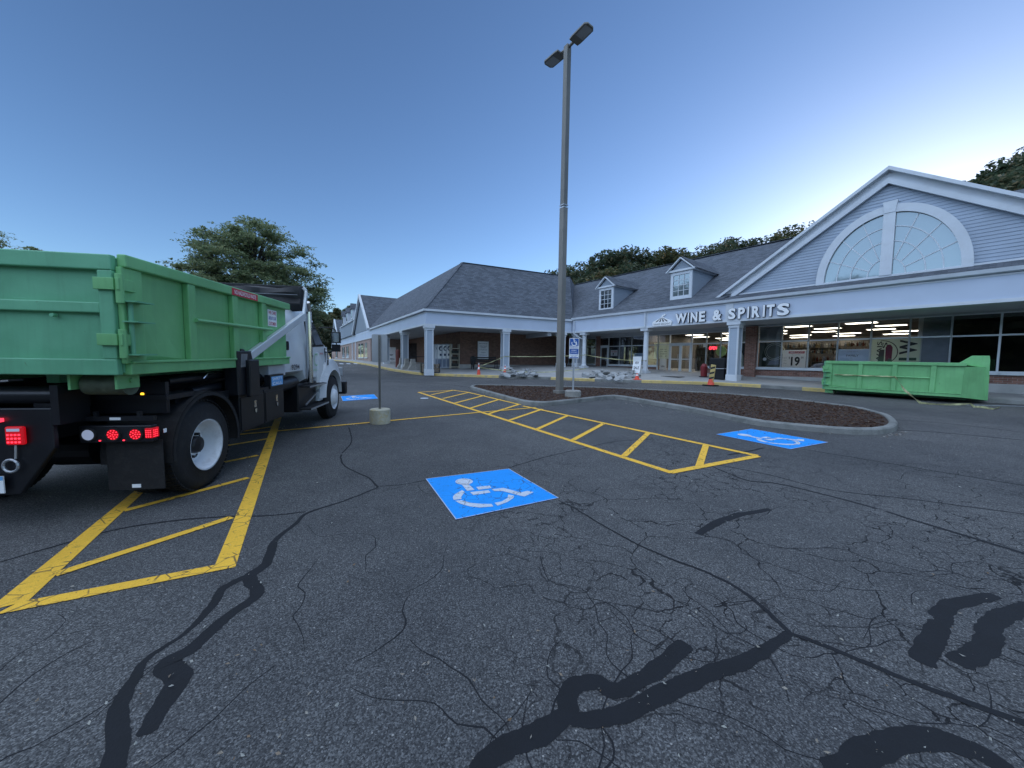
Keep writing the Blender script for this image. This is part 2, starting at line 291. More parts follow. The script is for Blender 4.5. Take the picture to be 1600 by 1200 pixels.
M = dict(
    asphalt=asphalt(), sealer=mat('crack_sealer', (.0075, .0085, .011), .95, var=.3, scale=6, bs=.3, bscale=60),
    yellow=paint('yellow_paint', (1.0, .56, .045), .75, .585), white_line=paint('white_paint', (.62, .68, .76), .6, .58), blue=paint('blue_paint', (.0, .33, .95), .6, .60),
    concrete=mat('concrete', (.34, .33, .30), .85, var=.2, scale=2, dirt=(.13, .13, .12), dirt_amt=.6, bs=.4, fine=.4),
    kerb=mat('kerb_stone', (.24, .245, .23), .85, var=.25, scale=1.5, dirt=(.07, .08, .07), dirt_amt=.7, bs=.5, fine=.5),
    walk=mat('sidewalk_concrete', (.33, .33, .32), .85, var=.15, scale=.6, dirt=(.2, .2, .19), dirt_amt=.5, bs=.2),
    ykerb=mat('yellow_kerb', (.56, .42, .15), .75, var=.15, scale=2, dirt=(.28, .26, .22), dirt_amt=.95, bs=.3),
    mulch=mat('mulch', (.045, .026, .018), .95, var=.6, scale=30, bs=1., bscale=50),
    brick=brick('brick', (.19, .085, .06), (.30, .15, .11), (.30, .27, .24)), brick2=brick('brown_brick', (.16, .085, .06), (.24, .13, .09), (.2, .17, .15)),
    brick_pale=brick('pale_brick', (.33, .22, .18), (.42, .29, .24), (.4, .36, .33)),
    shingle=shingle(), siding=siding('blue_grey_siding', (.34, .40, .47)), siding_p=mat('painted_clapboard', (.34, .40, .48), .6, var=.08, scale=1.5),
    fascia=mat('fascia_panel', (.50, .57, .68), .55, var=.05, scale=.8), white=mat('white_trim', (.60, .64, .68), .5, var=.06, scale=1.2, dirt=(.45, .46, .46), dirt_amt=.3),
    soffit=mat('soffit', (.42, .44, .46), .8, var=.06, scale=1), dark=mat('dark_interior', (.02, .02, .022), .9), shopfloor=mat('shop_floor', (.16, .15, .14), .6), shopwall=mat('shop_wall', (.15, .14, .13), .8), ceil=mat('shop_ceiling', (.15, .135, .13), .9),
    glass=glass(), alu=mat('aluminium_frame', (.62, .66, .68), .4, .3, var=.05), stone=mat('stone_base', (.42, .42, .40), .85, var=.2, scale=1.5, bs=.3),
    green=steel('green_steel', (.175, .47, .185)), green2=steel('green_steel_gate', (.135, .41, .23)),
    rust=mat('worn_steel', (.10, .12, .08), .6, .4, var=.4, scale=8, bs=.3), black=mat('black_paint', (.006, .007, .010), .38, var=.3, scale=3, dirt=(.016, .016, .017), dirt_amt=.5), rubber=mat('tyre_rubber', (.010, .010, .011), .8, var=.25, scale=6, bs=.3, dirt=(.035, .034, .032), dirt_amt=.4),
    tarp=mat('black_tarp', (.012, .013, .016), .6, var=.3, scale=2, bs=.5, bscale=4), chrome=mat('chrome', (.6, .62, .64), .15, 1., var=.05), steel=mat('galvanised_steel', (.42, .44, .46), .45, .7, var=.15, scale=10), truckw=mat('white_truck_paint', (.66, .69, .71), .25, var=.05, scale=1., dirt=(.5, .5, .48), dirt_amt=.3),
    rimw=mat('white_rim', (.72, .74, .76), .4, var=.06, scale=4, dirt=(.3, .29, .28), dirt_amt=.35), redlamp=emit('red_lamp', (1, .03, .06), 1.2), reddark=emit('red_lens', (.8, .005, .015), .18), amber=emit('amber_lamp', (1, .5, .03), 1.2), clear=emit('clear_lens', (.55, .65, .9), .16),
    sheetwhite=sheet('white_sheet', (.82, .84, .85)), signwhite=mat('sign_white', (.86, .87, .87), .45, var=.04), signblue=mat('sign_blue', (.01, .09, .36), .4, var=.05), signred=mat('sign_red', (.55, .02, .04), .45), ink=mat('sign_ink', (.01, .012, .02), .5), textgrey=mat('print_grey', (.25, .28, .32), .6),
    cone=mat('cone_orange', (.75, .09, .05), .6, var=.15), tape=mat('caution_tape', (.44, .43, .22), .4, var=.3, scale=5, dirt=(.05, .05, .04), dirt_amt=.8), polemat=mat('bronze_pole', (.16, .155, .14), .5, .3, var=.12, scale=2, bs=.1), polelow=mat('bronze_pole_lower', (.21, .20, .18), .55, .2, var=.12, scale=2, bs=.1), lens=mat('lamp_lens', (.30, .32, .34), .3),
    lightbox=emit('ceiling_lamp', (1., .92, .76), 4.0), neon=emit('neon_red', (1, .05, .08), 1.6), bark=mat('bark', (.05, .04, .032), .9, var=.3, scale=6, bs=.7, bscale=20),
    locust=leafmat('locust_leaves', [(.15, .20, .11), (.21, .27, .14), (.27, .32, .17), (.38, .38, .19)]), wood=leafmat('wood_leaves', [(.05, .075, .05), (.08, .11, .065), (.11, .14, .08), (.24, .19, .11)]),
    grass=mat('hill_ground', (.04, .05, .02), .95, var=.4, scale=.3), fire=mat('firewood', (.30, .24, .18), .9, var=.5, scale=9), debris=mat('broken_concrete', (.32, .33, .33), .9, var=.25, scale=3, bs=.5), litter=leafmat('leaf_litter', [(.55, .53, .48), (.6, .58, .52), (.30, .17, .08), (.65, .62, .55)]),
    bottle=leafmat('bottle_glass', [(.02, .035, .02), (.08, .015, .015), (.14, .12, .07), (.30, .31, .31), (.03, .06, .10), (.10, .07, .05)], .2), shelfw=mat('shelf_wood', (.10, .085, .07), .6), curtain=mat('window_blind', (.42, .47, .48), .8), cream=sheet('cream_poster', (.80, .84, .72)), winered=mat('wine_red', (.22, .01, .05), .3), poster=mat('grey_green_poster', (.10, .12, .10), .6), lime=mat('lime_disc', (.45, .55, .2), .5))
# ================================================================== THE LOT
def axis(lo, hi, d0, d1, step):
    a = list(np.arange(d0, d1+1e-6, step)); g = step; x = d0
    while x > lo: g *= 1.35; x -= g; a.insert(0, x)
    g = step; x = a[-1]
    while x < hi: g *= 1.35; x += g; a.append(x)
    return a
xs = axis(-900, 900, -24, 28, .4); ys = axis(-900, 1200, -6, 44, .4)
g_ = MB(); nx = len(xs)
g_.v = [Vector((x, y, G(x, y))) for y in ys for x in xs]
g_.f = [[j*nx+i, j*nx+i+1, (j+1)*nx+i+1, (j+1)*nx+i] for j in range(len(ys)-1) for i in range(nx-1)]; g_.m = [0]*len(g_.f)
g_.build('ground', M['asphalt'], kind='structure')
def xy(p): return Vector((p[0], p[1], 0))
def quad_on_ground(mb, a, b, c, d, off, m=0, n1=None):
    a, b, c, d = [xy(p) for p in (a, b, c, d)]
    nu = max(1, int(max((b-a).length, (c-d).length)/.3)); nv = max(1, int(max((d-a).length, (c-b).length)/.3))
    vs = []
    for j in range(nv+1):
        for i in range(nu+1):
            u, v = i/nu, j/nv; p = (a*(1-u)+b*u)*(1-v)+(d*(1-u)+c*u)*v; vs.append((p.x, p.y, G(p.x, p.y)+off))
    mb.add(vs, [(j*(nu+1)+i, j*(nu+1)+i+1, (j+1)*(nu+1)+i+1, (j+1)*(nu+1)+i) for j in range(nv) for i in range(nu)], m)
def strip(mb, p, q, wd, off, m=0):
    p, q = xy(p), xy(q); d = (q-p).normalized(); s = Vector((-d.y, d.x, 0))*wd/2; quad_on_ground(mb, p-s, p+s, q+s, q-s, off, m)
def pstrip(mb, a, b, wd, off): strip(mb, gp(*a), gp(*b), wd, off)
# --- hatched access aisle beside the truck
mk = MB()
P = [gp(*q) for q in ((335, 886), (368, 886), (440, 652), (430, 652))]; quad_on_ground(mk, *P, .004)
la = (gp(-22, 956), gp(44, 940), gp(222, 772), gp(205, 772)); dv = (la[2]-la[1]); dv2 = la[3]-la[0]
quad_on_ground(mk, la[0], la[1], la[1]+dv*4.2, la[0]+dv2*4.2, .004)
quad_on_ground(mk, gp(30, 942), gp(337, 884), gp(368, 887), gp(-10, 963), .006)
for (a, b, wd) in (((86, 899), (362, 809), .085), ((193, 799), (388, 747), .085)): pstrip(mk, a, b, wd, .007)
for (a, b) in (((354, 722), (403, 712)), ((359, 696), (418, 686)), ((362, 677), (433, 666))):
    pa, pb = gp(*a), gp(*b); d = (pa-pb).normalized(); strip(mk, pb, pb+d*1.35, .085, .007)
pstrip(mk, (335, 683), (746, 645), .09, .009)
mk.build('parking_lines', M['yellow'], kind='structure')
# --- hatched aisle by the island
mk = MB()
pstrip(mk, (654, 613), (1050, 739), .11, .004)
pstrip(mk, (654, 613), (712, 609.8), .10, .005); pstrip(mk, (705, 609.6), (733, 613.2), .10, .0055); pstrip(mk, (731, 613), (813, 632.5), .10, .005); pstrip(mk, (817, 634.5), (1184, 712.5), .11, .005)
for (a, b) in (((674, 617), (708, 610)), ((692, 623), (732, 613.5)), ((711, 630), (757, 618)), ((735, 638), (781, 624)), ((763, 647), (811, 632)), ((796, 657), (847, 639.5)), ((839, 671), (886, 650)), ((895, 688), (945, 661)), ((975, 713), (1014, 676)), ((1092, 730), (1103, 696))): pstrip(mk, a, b, .10, .007)
pstrip(mk, (746, 645), (838, 637), .08, .009); pstrip(mk, (1046, 739), (1184, 713), .11, .008)
mk.build('parking_lines', M['yellow'], kind='structure')
mk = MB()
for x0, x1 in ((519, 526), (530, 536), (541, 547), (552, 558)): mk_ = (gp(x0, 567.6), gp(x1, 567.9), gp(x1+1, 569), gp(x0+1, 568.7)); quad_on_ground(mk, *mk_, .004)
pstrip(mk, (1500, 632.5), (1640, 636), .06, .004)
mk.build('crossing_marks', M['white_line'], kind='structure')
# --- accessible stall squares; the symbol is laid out once in unit-square coordinates
SQ = [[(665, 749), (795, 733), (873, 779), (712, 813)], [(1119, 679), (1174, 670.5), (1294, 691.5), (1235, 702.5)], [(532.5, 619.4), (584.4, 616.3), (590.6, 623), (535.6, 627)]]
def uv_of(px, py):
    A, B, C, D = [xy(gp(*q)) for q in SQ[0]]; p = xy(gp(px, py)); u = v = .5
    for _ in range(30):
        q = (A*(1-u)+B*u)*(1-v)+(D*(1-u)+C*u)*v; du = (B-A)*(1-v)+(C-D)*v; dv = (D-A)*(1-u)+(C-B)*u
        J = Matrix(((du.x, dv.x), (du.y, dv.y))); e = J.inverted() @ Vector((p.x-q.x, p.y-q.y)); u += e.x; v += e.y
    return u, v
Z = lambda L: [uv_of(640+x/6.4, 720+y/6.4) for x, y in L]
hc = uv_of(640+545/6.4, 720+214/6.4)
SYM = [[(hc[0]+.092*math.cos(t), hc[1]+.092*math.sin(t)) for t in np.linspace(0, 2*math.pi, 20, endpoint=False)],
       Z([(515, 238), (585, 236), (650, 298), (575, 308)]), Z([(665, 270), (800, 255), (820, 280), (690, 298)]), Z([(600, 322), (790, 302), (810, 325), (640, 352)]),
       Z([(820, 292), (935, 278), (1110, 324), (1180, 308), (1240, 322), (1150, 365), (1110, 358), (930, 310), (850, 312)]),
       Z([(525, 300), (552, 320), (515, 370), (520, 392), (440, 400), (432, 370), (450, 345)]), Z([(455, 408), (520, 402), (620, 430), (720, 440), (820, 440), (838, 465), (700, 476), (600, 465), (510, 440)]),
       Z([(848, 430), (920, 415), (980, 380), (985, 345), (1045, 358), (1040, 380), (980, 420), (880, 458)])]
for i, (sq, lab) in enumerate(zip(SQ, ('blue accessible parking symbol painted in the middle of the lot, nearest of the three', 'blue accessible parking symbol painted below the mulched island', 'blue accessible parking symbol painted in front of the white truck cab'))):
    A, B, C, D = [xy(gp(*q)) for q in sq]; ctr = (A+B+C+D)/4; t = thing('parking_symbol', lab, 'road marking', (ctr.x, ctr.y, G(ctr.x, ctr.y)), group='blue accessible parking symbols painted on the lot')
    b = MB(); quad_on_ground(b, A, B, C, D, .006); b.build('blue_square', M['blue'], t, world=True)
    b = MB(); k = .0
    bl = lambda u, v: (A*(1-u)+B*u)*(1-v)+(D*(1-u)+C*u)*v
    for pl in SYM:
        pts = [bl(*q) for q in pl]; b.poly([(p.x, p.y, G(p.x, p.y)+.0095) for p in pts])
    e = .007                                             # the thin white outline
    for u0, v0, u1, v1 in ((0, 0, 1, e), (0, 1-e, 1, 1), (0, e, e, 1-e), (1-e, e, 1, 1-e)):
        quad_on_ground(b, bl(u0, v0), bl(u1, v0), bl(u1, v1), bl(u0, v1), .009)
    b.build('white_symbol', M['white_line'], t, world=True)
# --- poured crack sealer and open cracks
def ribbon(mb, pts, wd, off, jag=.16, step=.022, wob=.007):
    pts = [xy(gp(*q)) if len(q) == 2 else Vector(q) for q in pts]
    sm = []; sw_ = []
    wl = wd if isinstance(wd, (list, tuple)) else [wd]*len(pts); wl = [float(np.interp(i/(len(pts)-1)*(len(wl)-1), range(len(wl)), wl)) for i in range(len(pts))]
    for i in range(len(pts)-1):                          # catmull-rom
        p0, p1, p2, p3 = pts[max(i-1, 0)], pts[i], pts[i+1], pts[min(i+2, len(pts)-1)]
        n = max(2, int((p2-p1).length/step))
        for k in range(n):
            t = k/n; sw_.append(wl[i]*(1-t)+wl[i+1]*t); sm.append(.5*((2*p1)+(p2-p0)*t+(2*p0-5*p1+4*p2-p3)*t*t+(3*p1-p0-3*p2+p3)*t**3))
    sm.append(pts[-1]); sw_.append(wl[-1]); n = len(sm); vs = []
    ws = wd if isinstance(wd, (list, tuple)) else [wd, wd]
    off_w = 0; jt = [0, 0]
    for i, p in enumerate(sm):
        jt = [q*.62+random.uniform(-jag, jag)*.75 for q in jt]
        d = (sm[min(i+1, n-1)]-sm[max(i-1, 0)]).normalized(); s = Vector((-d.y, d.x, 0)); w_ = sw_[i]
        off_w = off_w*.8+random.gauss(0, wob)*.5; dd_ = min(i+.3, n-1-i+.3)*step; cap = math.sqrt(min(1, 1-max(0, 1-dd_/(w_/2))**2)+.02) if max(ws) > .05 else 1
        for sg in (-1, 1):
            q = p+s*(off_w*.5+sg*w_/2*cap*(1+jt[sg > 0])); vs.append((q.x, q.y, G(q.x, q.y)+off))
    mb.add(vs, [(2*i, 2*i+1, 2*i+3, 2*i+2) for i in range(n-1)])
sl = MB()
SEAL = [([(545, 668), (549, 690), (533, 712), (541, 730), (577, 747), (590, 762)], .025, 0), ([(590, 762), (540, 782), (480, 802), (463, 818), (428, 846), (422, 868)], [.03, .035, .05, .06], 1),
        ([(428, 846), (416, 880), (390, 902), (402, 928), (350, 968), (302, 1012), (265, 1036), (279, 1062), (253, 1105), (228, 1150)], [.06, .085, .10, .085, .08, .11, .12, .10, .085], 2),
        ([(386, 900), (350, 920), (325, 955), (288, 992), (232, 1028), (207, 1066), (184, 1108), (186, 1150), (176, 1215)], [.05, .07, .05, .02, .05, .08, .075, .08], 3),
        ([(590, 760), (630, 757), (668, 750)], .02, 1), ([(790, 733), (850, 715), (915, 700), (960, 690), (1020, 686)], .022, 0), ([(478, 800), (420, 806), (350, 808), (290, 812), (190, 826), (100, 850), (-10, 882)], [.025, .03, .035, .02], 3),
        ([(1110, 728), (1165, 750), (1220, 757), (1338, 786), (1440, 817), (1610, 868)], [.03, .045, .05, .06], 0), ([(1120, 726), (1200, 742), (1300, 766), (1420, 780), (1620, 806)], .025, 1), ([(1254, 702), (1340, 716), (1440, 733), (1620, 762)], .03, 2), ([(1194, 700), (1160, 707), (1138, 711)], .045, 2),
        ([(1090, 835), (1118, 818), (1160, 804), (1204, 796)], [.07, .10, .09, .06], 0),
        ([(1073, 1006), (1024, 1048), (966, 1079), (928, 1066), (892, 1076), (887, 1120)], [.09, .10, .095, .10, .10], 4), ([(892, 1112), (850, 1146), (778, 1176), (742, 1215)], [.10, .12, .10], 5),
        ([(886, 1124), (940, 1124), (1000, 1104), (1084, 1062), (1162, 1034), (1234, 990)], [.07, .09, .09, .11, .09, .05], 6), ([(1234, 990), (1294, 1012), (1384, 1050), (1480, 1088), (1620, 1136)], [.03, .045, .035, .06], 7),
        ([(1236, 992), (1168, 930), (1108, 897), (1024, 864), (950, 826), (900, 796), (872, 782)], [.035, .03, .02, .015], 8),
        ([(1556, 931), (1482, 948), (1462, 988), (1438, 1036)], [.07, .11, .12, .12], 2), ([(1615, 946), (1552, 972), (1540, 1006), (1498, 1040)], [.10, .12, .12, .11], 3),
        ([(1300, 1212), (1360, 1174), (1438, 1156), (1512, 1170), (1590, 1212)], [.11, .12, .10], 4), ([(640, 604), (560, 602), (530, 600)], .03, 0), ([(1400, 672), (1470, 676), (1620, 690)], .05, 0), ([(1380, 655), (1470, 661), (1620, 678)], .04, 1), ([(735, 606), (690, 600), (600, 596)], .05, 2)]
for pts, wd, k in SEAL: ribbon(sl, pts, [q*.88 for q in wd] if isinstance(wd, list) else wd, .0015+.00022*k)
sl.build('crack_sealer', M['sealer'], kind='structure')
cr = MB(); kk = 0
def crack(p, ang, L, wd):
    global kk
    pts = [p]; 
    while L > 0:
        ang += random.gauss(0, .45); s = random.uniform(.06, .16); p = p+Vector((math.cos(ang), math.sin(ang), 0))*s; pts.append(p); L -= s; ang -= .15*(ang-crack.a0)
        if random.random() < .05 and wd > .0035: crack_branch.append((p.copy(), ang+random.choice((-1, 1))*random.uniform(.5, 1.2), L*.4, wd*.7))
    if len(pts) > 2: ribbon(cr, [tuple(q) for q in pts], [wd*.5, wd, wd, wd*.3], .0008+(kk % 7)*.00008, .5, .05, .004); kk += 1
crack_branch = []
seeds = [((880, 790), -.75, 3.6), ((905, 800), -.55, 3.2), ((1010, 870), -.5, 2.2), ((1180, 940), -.3, 2.2), ((1100, 900), -1.4, 1.2), ((1240, 1000), -.35, 2.), ((1000, 985), -2.6, 1.4), ((880, 1000), -2.4, 1.5), ((1300, 960), .1, 1.8), ((1400, 900), .6, 1.6), ((1500, 860), .2, 1.4), ((1180, 850), -.2, 2.), ((1300, 840), -.25, 2.6), ((600, 765), -.4, 1.2), ((560, 700), -1.3, .8), ((480, 820), -1.2, 1.6), ((500, 870), -1.6, 1.0), ((300, 1010), -2.2, 1.), ((430, 1040), -1.4, .9), ((640, 1000), -1.2, .8), ((150, 1000), -2.0, .8), ((90, 960), -1.1, .9), ((1260, 1080), -.4, 1.2), ((1420, 1060), -.6, 1.0), ((1500, 780), -.2, 2.4), ((1350, 740), -.1, 3.), ((1200, 755), -.25, 3.5), ((700, 850), -2.4, .7), ((1060, 940), -1.8, .8), ((1120, 1000), -2.2, 1.2), ((1350, 1000), .9, 1.), ((1550, 1020), -1.3, .8), ((830, 1080), -2.5, 1.), ((980, 800), -.4, 2.4), ((640, 930), -1.9, .6)]
for q, a, L in seeds:
    crack.a0 = a; crack(xy(gp(*q)), a, L, random.uniform(.005, .008))
for q in crack_branch[:140]:
    crack.a0 = q[1]; crack(*q)
cr.build('asphalt_cracks', M['sealer'], kind='structure')
# --- pale crumbs and fallen leaves
lt = MB()
for i in range(620):
    p = gp(random.uniform(-20, 1620), 640+560*random.random()**.8) if i < 420 else None
    if p is None:
        a, b = random.choice([((1140, 652), (1310, 680)), ((1385, 683), (1420, 676)), ((960, 626), (1060, 645)), ((420, 668), (560, 664)), ((205, 740), (220, 775))]); f = random.random(); p = gp(a[0]+(b[0]-a[0])*f+random.gauss(0, 5), a[1]+(b[1]-a[1])*f+random.gauss(0, 1.2))
    r = random.choice((.0025, .003, .004, .005, .0095)) if i < 420 else random.uniform(.008, .022); a = random.uniform(0, 6.3); z = G(p.x, p.y)+.012
    lt.add([(p.x+r*k*math.cos(a+t), p.y+r*k*math.sin(a+t), z+random.uniform(-.002, .008)) for t, k in ((0, 1.4), (1.6, .6), (3.1, 1.3), (4.7, .6))], [(0, 1, 2, 3)])
lt.build('leaf_litter', M['litter'], kind='stuff', label='dry leaf scraps and pale crumbs scattered over the asphalt', cat='leaf litter')
# --- kerbed planting island
ISL = [(732, 608), (815, 632.5), (850, 635.5), (920, 627.5), (960, 622.5), (1070, 642), (1190, 667), (1315, 679), (1375, 681), (1398, 677), (1405, 668), (1392, 655), (1340, 641), (1240, 629), (1140, 619.5), (1040, 614), (940, 609), (820, 606), (740, 604.5)]
isl = [xy(gp(*q)) for q in ISL]
def resample(P_, step=.3):
    o = []
    for i in range(len(P_)):
        a, b = P_[i], P_[(i+1) % len(P_)]; n = max(1, int((b-a).length/step)); o += [a.lerp(b, k/n) for k in range(n)]
    for _ in range(2): o = [(o[i-1]+o[i]*4+o[(i+1) % len(o)])/6 for i in range(len(o))]
    return o
isl = resample(isl); n = len(isl)
if sum(isl[i].x*isl[(i+1) % n].y-isl[(i+1) % n].x*isl[i].y for i in range(n)) < 0: isl.reverse()
def inset(P_, d):
    n = len(P_); o = []
    for i in range(n):
        t = (P_[(i+1) % n]-P_[i-1]).normalized(); o.append(P_[i]+Vector((-t.y, t.x, 0))*d)
    return o
rings = [(isl, -.05), (inset(isl, .01), .10), (inset(isl, .035), .125), (inset(isl, .13), .13), (inset(isl, .15), .115), (inset(isl, .155), .02)]
kb = MB(); vs = [(p.x, p.y, G(p.x, p.y)+h) for r, h in rings for p in r]
kb.add(vs, [(j*n+i, j*n+(i+1) % n, (j+1)*n+(i+1) % n, (j+1)*n+i) for j in range(len(rings)-1) for i in range(n)])
kb.build('island_kerb', M['kerb'], kind='structure', smooth=True)
inner = inset(isl, .15)
def inside(P_, x, y):
    c = False; n = len(P_)
    for i in range(n):
        a, b = P_[i], P_[i-1]
        if (a.y > y) != (b.y > y) and x < (b.x-a.x)*(y-a.y)/(b.y-a.y)+a.x: c = not c
    return c
import bmesh
bm = bmesh.new(); bv = [bm.verts.new((p.x, p.y, 0)) for p in inner]; bf = bm.faces.new(bv); bmesh.ops.triangulate(bm, faces=[bf])
mu = MB(); mu.add([(v.co.x, v.co.y, G(v.co.x, v.co.y)+.09) for v in bm.verts], [[v.index for v in f.verts] for f in bm.faces] if not bm.verts.index_update() else []); bm.free()
mu.build('mulch_bed', M['mulch'], kind='structure')
ch = MB(); bx0, bx1 = min(p.x for p in inner), max(p.x for p in inner); by0, by1 = min(p.y for p in inner), max(p.y for p in inner); k = 0
inn2 = inset(isl, .2)
while k < 9000:
    x, y = random.uniform(bx0, bx1), random.uniform(by0, by1)
    if not inside(inn2, x, y): continue
    k += 1; a = random.uniform(0, 6.3); L = random.uniform(.02, .06); W_ = random.uniform(.008, .02); tz = random.uniform(-.02, .03); z = G(x, y)+.10+random.uniform(0, .022); c, s = math.cos(a), math.sin(a)
    ch.add([(x+L*c, y+L*s, z+tz), (x-W_*s, y+W_*c, z+.008), (x-L*c, y-L*s, z-.01), (x+W_*s, y-W_*c, z+.004)], [(0, 1, 2), (0, 2, 3)])
M['chips'] = leafmat('bark_chips', [(.05, .026, .018), (.085, .045, .03), (.12, .065, .045), (.20, .15, .11)], .9)
ch.build('bark_mulch', M['chips'], kind='stuff', label='dark brown bark mulch filling the kerbed island', cat='mulch')
# --- sidewalk in front of the shops, with its kerb
far = [Vector((-47, 84, 0)), Vector((-28.6, 60, 0)), Vector((-20.4, 46, 0)), Vector((-13.2, 34, 0)), Vector((-9.2, 28, 0))]
kp = far + [xy(gp(*q)) for q in ((660, 587), (700, 588), (760, 590), (860, 593), (930, 596.5), (1000, 598), (1060, 600), (1100, 601), (1160, 604), (1220, 608), (1287, 613))] + [Vector((14.3, 14.0, 0)), Vector((16.4, 11.9, 0)), Vector((19.2, 8.6, 0)), Vector((24, 2.2, 0)), Vector((30, -6, 0))]
ip = [Vector((-30, 90, 0)), Vector((-20, 66, 0)), Vector((-12, 52, 0)), Vector((-5, 42, 0)), Vector((-2, 36, 0)), Vector((0, 33, 0)), Vector((1.5, 33, 0)), Vector((3, 33, 0)), Vector((5.5, 33, 0)), Vector((7.5, 32, 0)), Vector((9, 30, 0)), Vector((10.5, 28.5, 0)), Vector((11.5, 27, 0)), Vector((13.5, 25, 0)), Vector((15.5, 23.5, 0)), Vector((17, 21.5, 0)), Vector((18.5, 20, 0)), Vector((20.5, 17.5, 0)), Vector((23.5, 14, 0)), Vector((28, 7, 0)), Vector((34, -2, 0))]
kp2, ip2 = [], []
for i in range(len(kp)-1):
    m_ = max(2, int((kp[i+1]-kp[i]).length/.7))
    for k in range(m_): kp2.append(kp[i].lerp(kp[i+1], k/m_)); ip2.append(ip[i].lerp(ip[i+1], k/m_))
kp2.append(kp[-1]); ip2.append(ip[-1]); n = len(kp2)
for _ in range(3): kp2 = [kp2[0]]+[(kp2[i-1]+kp2[i]*2+kp2[i+1])/4 for i in range(1, n-1)]+[kp2[-1]]
tn = [(kp2[min(i+1, n-1)]-kp2[max(i-1, 0)]).normalized() for i in range(n)]; nn = [Vector((-t.y, t.x, 0)) for t in tn]
kb = MB(); yb = MB()
for i in range(n-1):
    broken = (-1.3 < kp2[i].x < 1.6) or (3.9 < kp2[i].x < 6.7) and kp2[i].y > 19
    yel = kp2[i].x < 11.3 and not broken or 12.3 < kp2[i].x < 12.9
    b = yb if yel else kb
    for (d0, h0), (d1, h1) in (((0, -.05), (.012, .125)), ((.012, .125), (.035, .145)), ((.035, .145), (.17, .152))):
        q = []
        for j, d, h in ((i, d0, h0), (i+1, d0, h0), (i+1, d1, h1), (i, d1, h1)):
            p = kp2[j]+nn[j]*d; q.append((p.x, p.y, G(p.x, p.y)+h))
        b.poly(q)
kb.build('kerb', M['kerb'], kind='structure'); yb.build('yellow_kerb', M['ykerb'], kind='structure')
sw = MB(); K = 14; vs = []
for i in range(n):
    a = kp2[i]+nn[i]*.17
    for k in range(K+1):
        p = a.lerp(ip2[i], (k/K)**1.2); vs.append((p.x, p.y, SW(p.x, p.y) if k else G(p.x, p.y)+.15))
sw.add(vs, [(i*(K+1)+k, (i+1)*(K+1)+k, (i+1)*(K+1)+k+1, i*(K+1)+k+1) for i in range(n-1) for k in range(K)]); sw.build('sidewalk', M['walk'], kind='structure')
def on_walk(px, py):
    d = ray(px, py); X, Y = d[0]*_t, d[1]*_t
    z = np.interp(Y+.3*X, KQ, KZ)+.15+.03*np.clip((X-6.88)*.545+(Y-19.76)*.838, 0, 5)
    i = int(np.argmax(EYE+d[2]*_t < z)); return Vector((X[i], Y[i], z[i]))
# ================================================================== BUILDINGS
class Face:
    def __init__(s, o, u):
        s.o = Vector((o[0], o[1])); s.u = Vector((u[0], u[1])).normalized(); a = Vector((s.u.y, -s.u.x)); s.n = a if a.dot(-s.o) > 0 else -a
        i = -s.n; s.M = Matrix(((s.u.x, i.x, 0, s.o.x), (s.u.y, i.y, 0, s.o.y), (0, 0, 1, 0), (0, 0, 0, 1)))   # local (s, inward, z)
    def px(s, x, y, w=0):
        d = ray(x, y); t = (s.o.dot(s.n)-w)/(d[0]*s.n.x+d[1]*s.n.y); p = Vector((d[0]*t, d[1]*t)); return (p-s.o).dot(s.u), EYE+d[2]*t
    def S(s, x, w=2.8, y=540): return s.px(x, y, w)[0]
    def W(s, a, w, z): return s.M @ Vector((a, w, z))
O_ = (4.480, 27.941); C_ = (-5.487, 23.304)
FR = Face(O_, (.59633, -.80274)); FL = Face(C_, (-.51781, .85550)); FF = Face(C_, (.90668, .42183))
def yaw(f): return math.atan2(f.u.y, f.u.x)
FZ0, FZ1 = 3.75, 4.85
# ---------------------------------------------------------------- wing R: the wine store
bR = thing('shop_building', 'long blue-grey shop building with wine store windows, two dormers and a big front gable', 'building', (O_[0], O_[1], .6), (0, 0, yaw(FR)))
T = FR.M
def part(name, mats, parent, fn, T_=None, **kw):
    b = MB(T_ if T_ is not None else T); fn(b); return b.build(name, mats, parent, world=True, **kw)
S = FR.S; WW = 2.8; SILL = 1.42; HEAD = 3.66; TR = 2.84
RE = 27.0
# brick wall: pieces between and under the windows
def wall_R(b):
    b.box((-4.2, S(889)), (WW, WW+.3), (.3, FZ0+.1)); b.box((S(931), S(938)), (WW, WW+.3), (.3, HEAD)); b.box((S(1167), S(1184)), (WW-.25, WW+.3), (.3, HEAD+.04))
    b.box((S(889), S(931)), (WW, WW+.25), (.3, SILL)); b.box((S(951), S(1028)), (WW, WW+.25), (.3, SILL)); b.box((S(1103), S(1167)), (WW, WW+.25), (.3, SILL)); b.box((S(1184), RE), (WW, WW+.25), (.3, SILL)); b.box((RE, RE+.3), (WW, WW+12), (.3, FZ0+.1))
part('wall', M['brick'], bR, wall_R)
part('stone_base', M['stone'], bR, lambda b: b.box((S(1104), RE), (WW-.06, WW-.002), (.3, 1.0)))
part('stone_base', M['stone'], bR, lambda b: b.box((-4.2, S(889)), (WW-.06, WW-.002), (.3, 1.0)))
part('header', M['soffit'], bR, lambda b: (b.box((S(889), S(1184)), (WW+.02, WW+.3), (HEAD-.12, FZ0+.1)), b.box((S(1184), RE), (WW+.02, WW+.3), (HEAD+.04, FZ0+.1))))
part('soffit', M['soffit'], bR, lambda b: b.box((-.6, RE), (.17, WW+.02), (FZ0+.02, FZ0+.08)))
part('fascia', M['fascia'], bR, lambda b: b.box((-.05, RE), (.0, .165), (FZ0+.12, FZ1)))
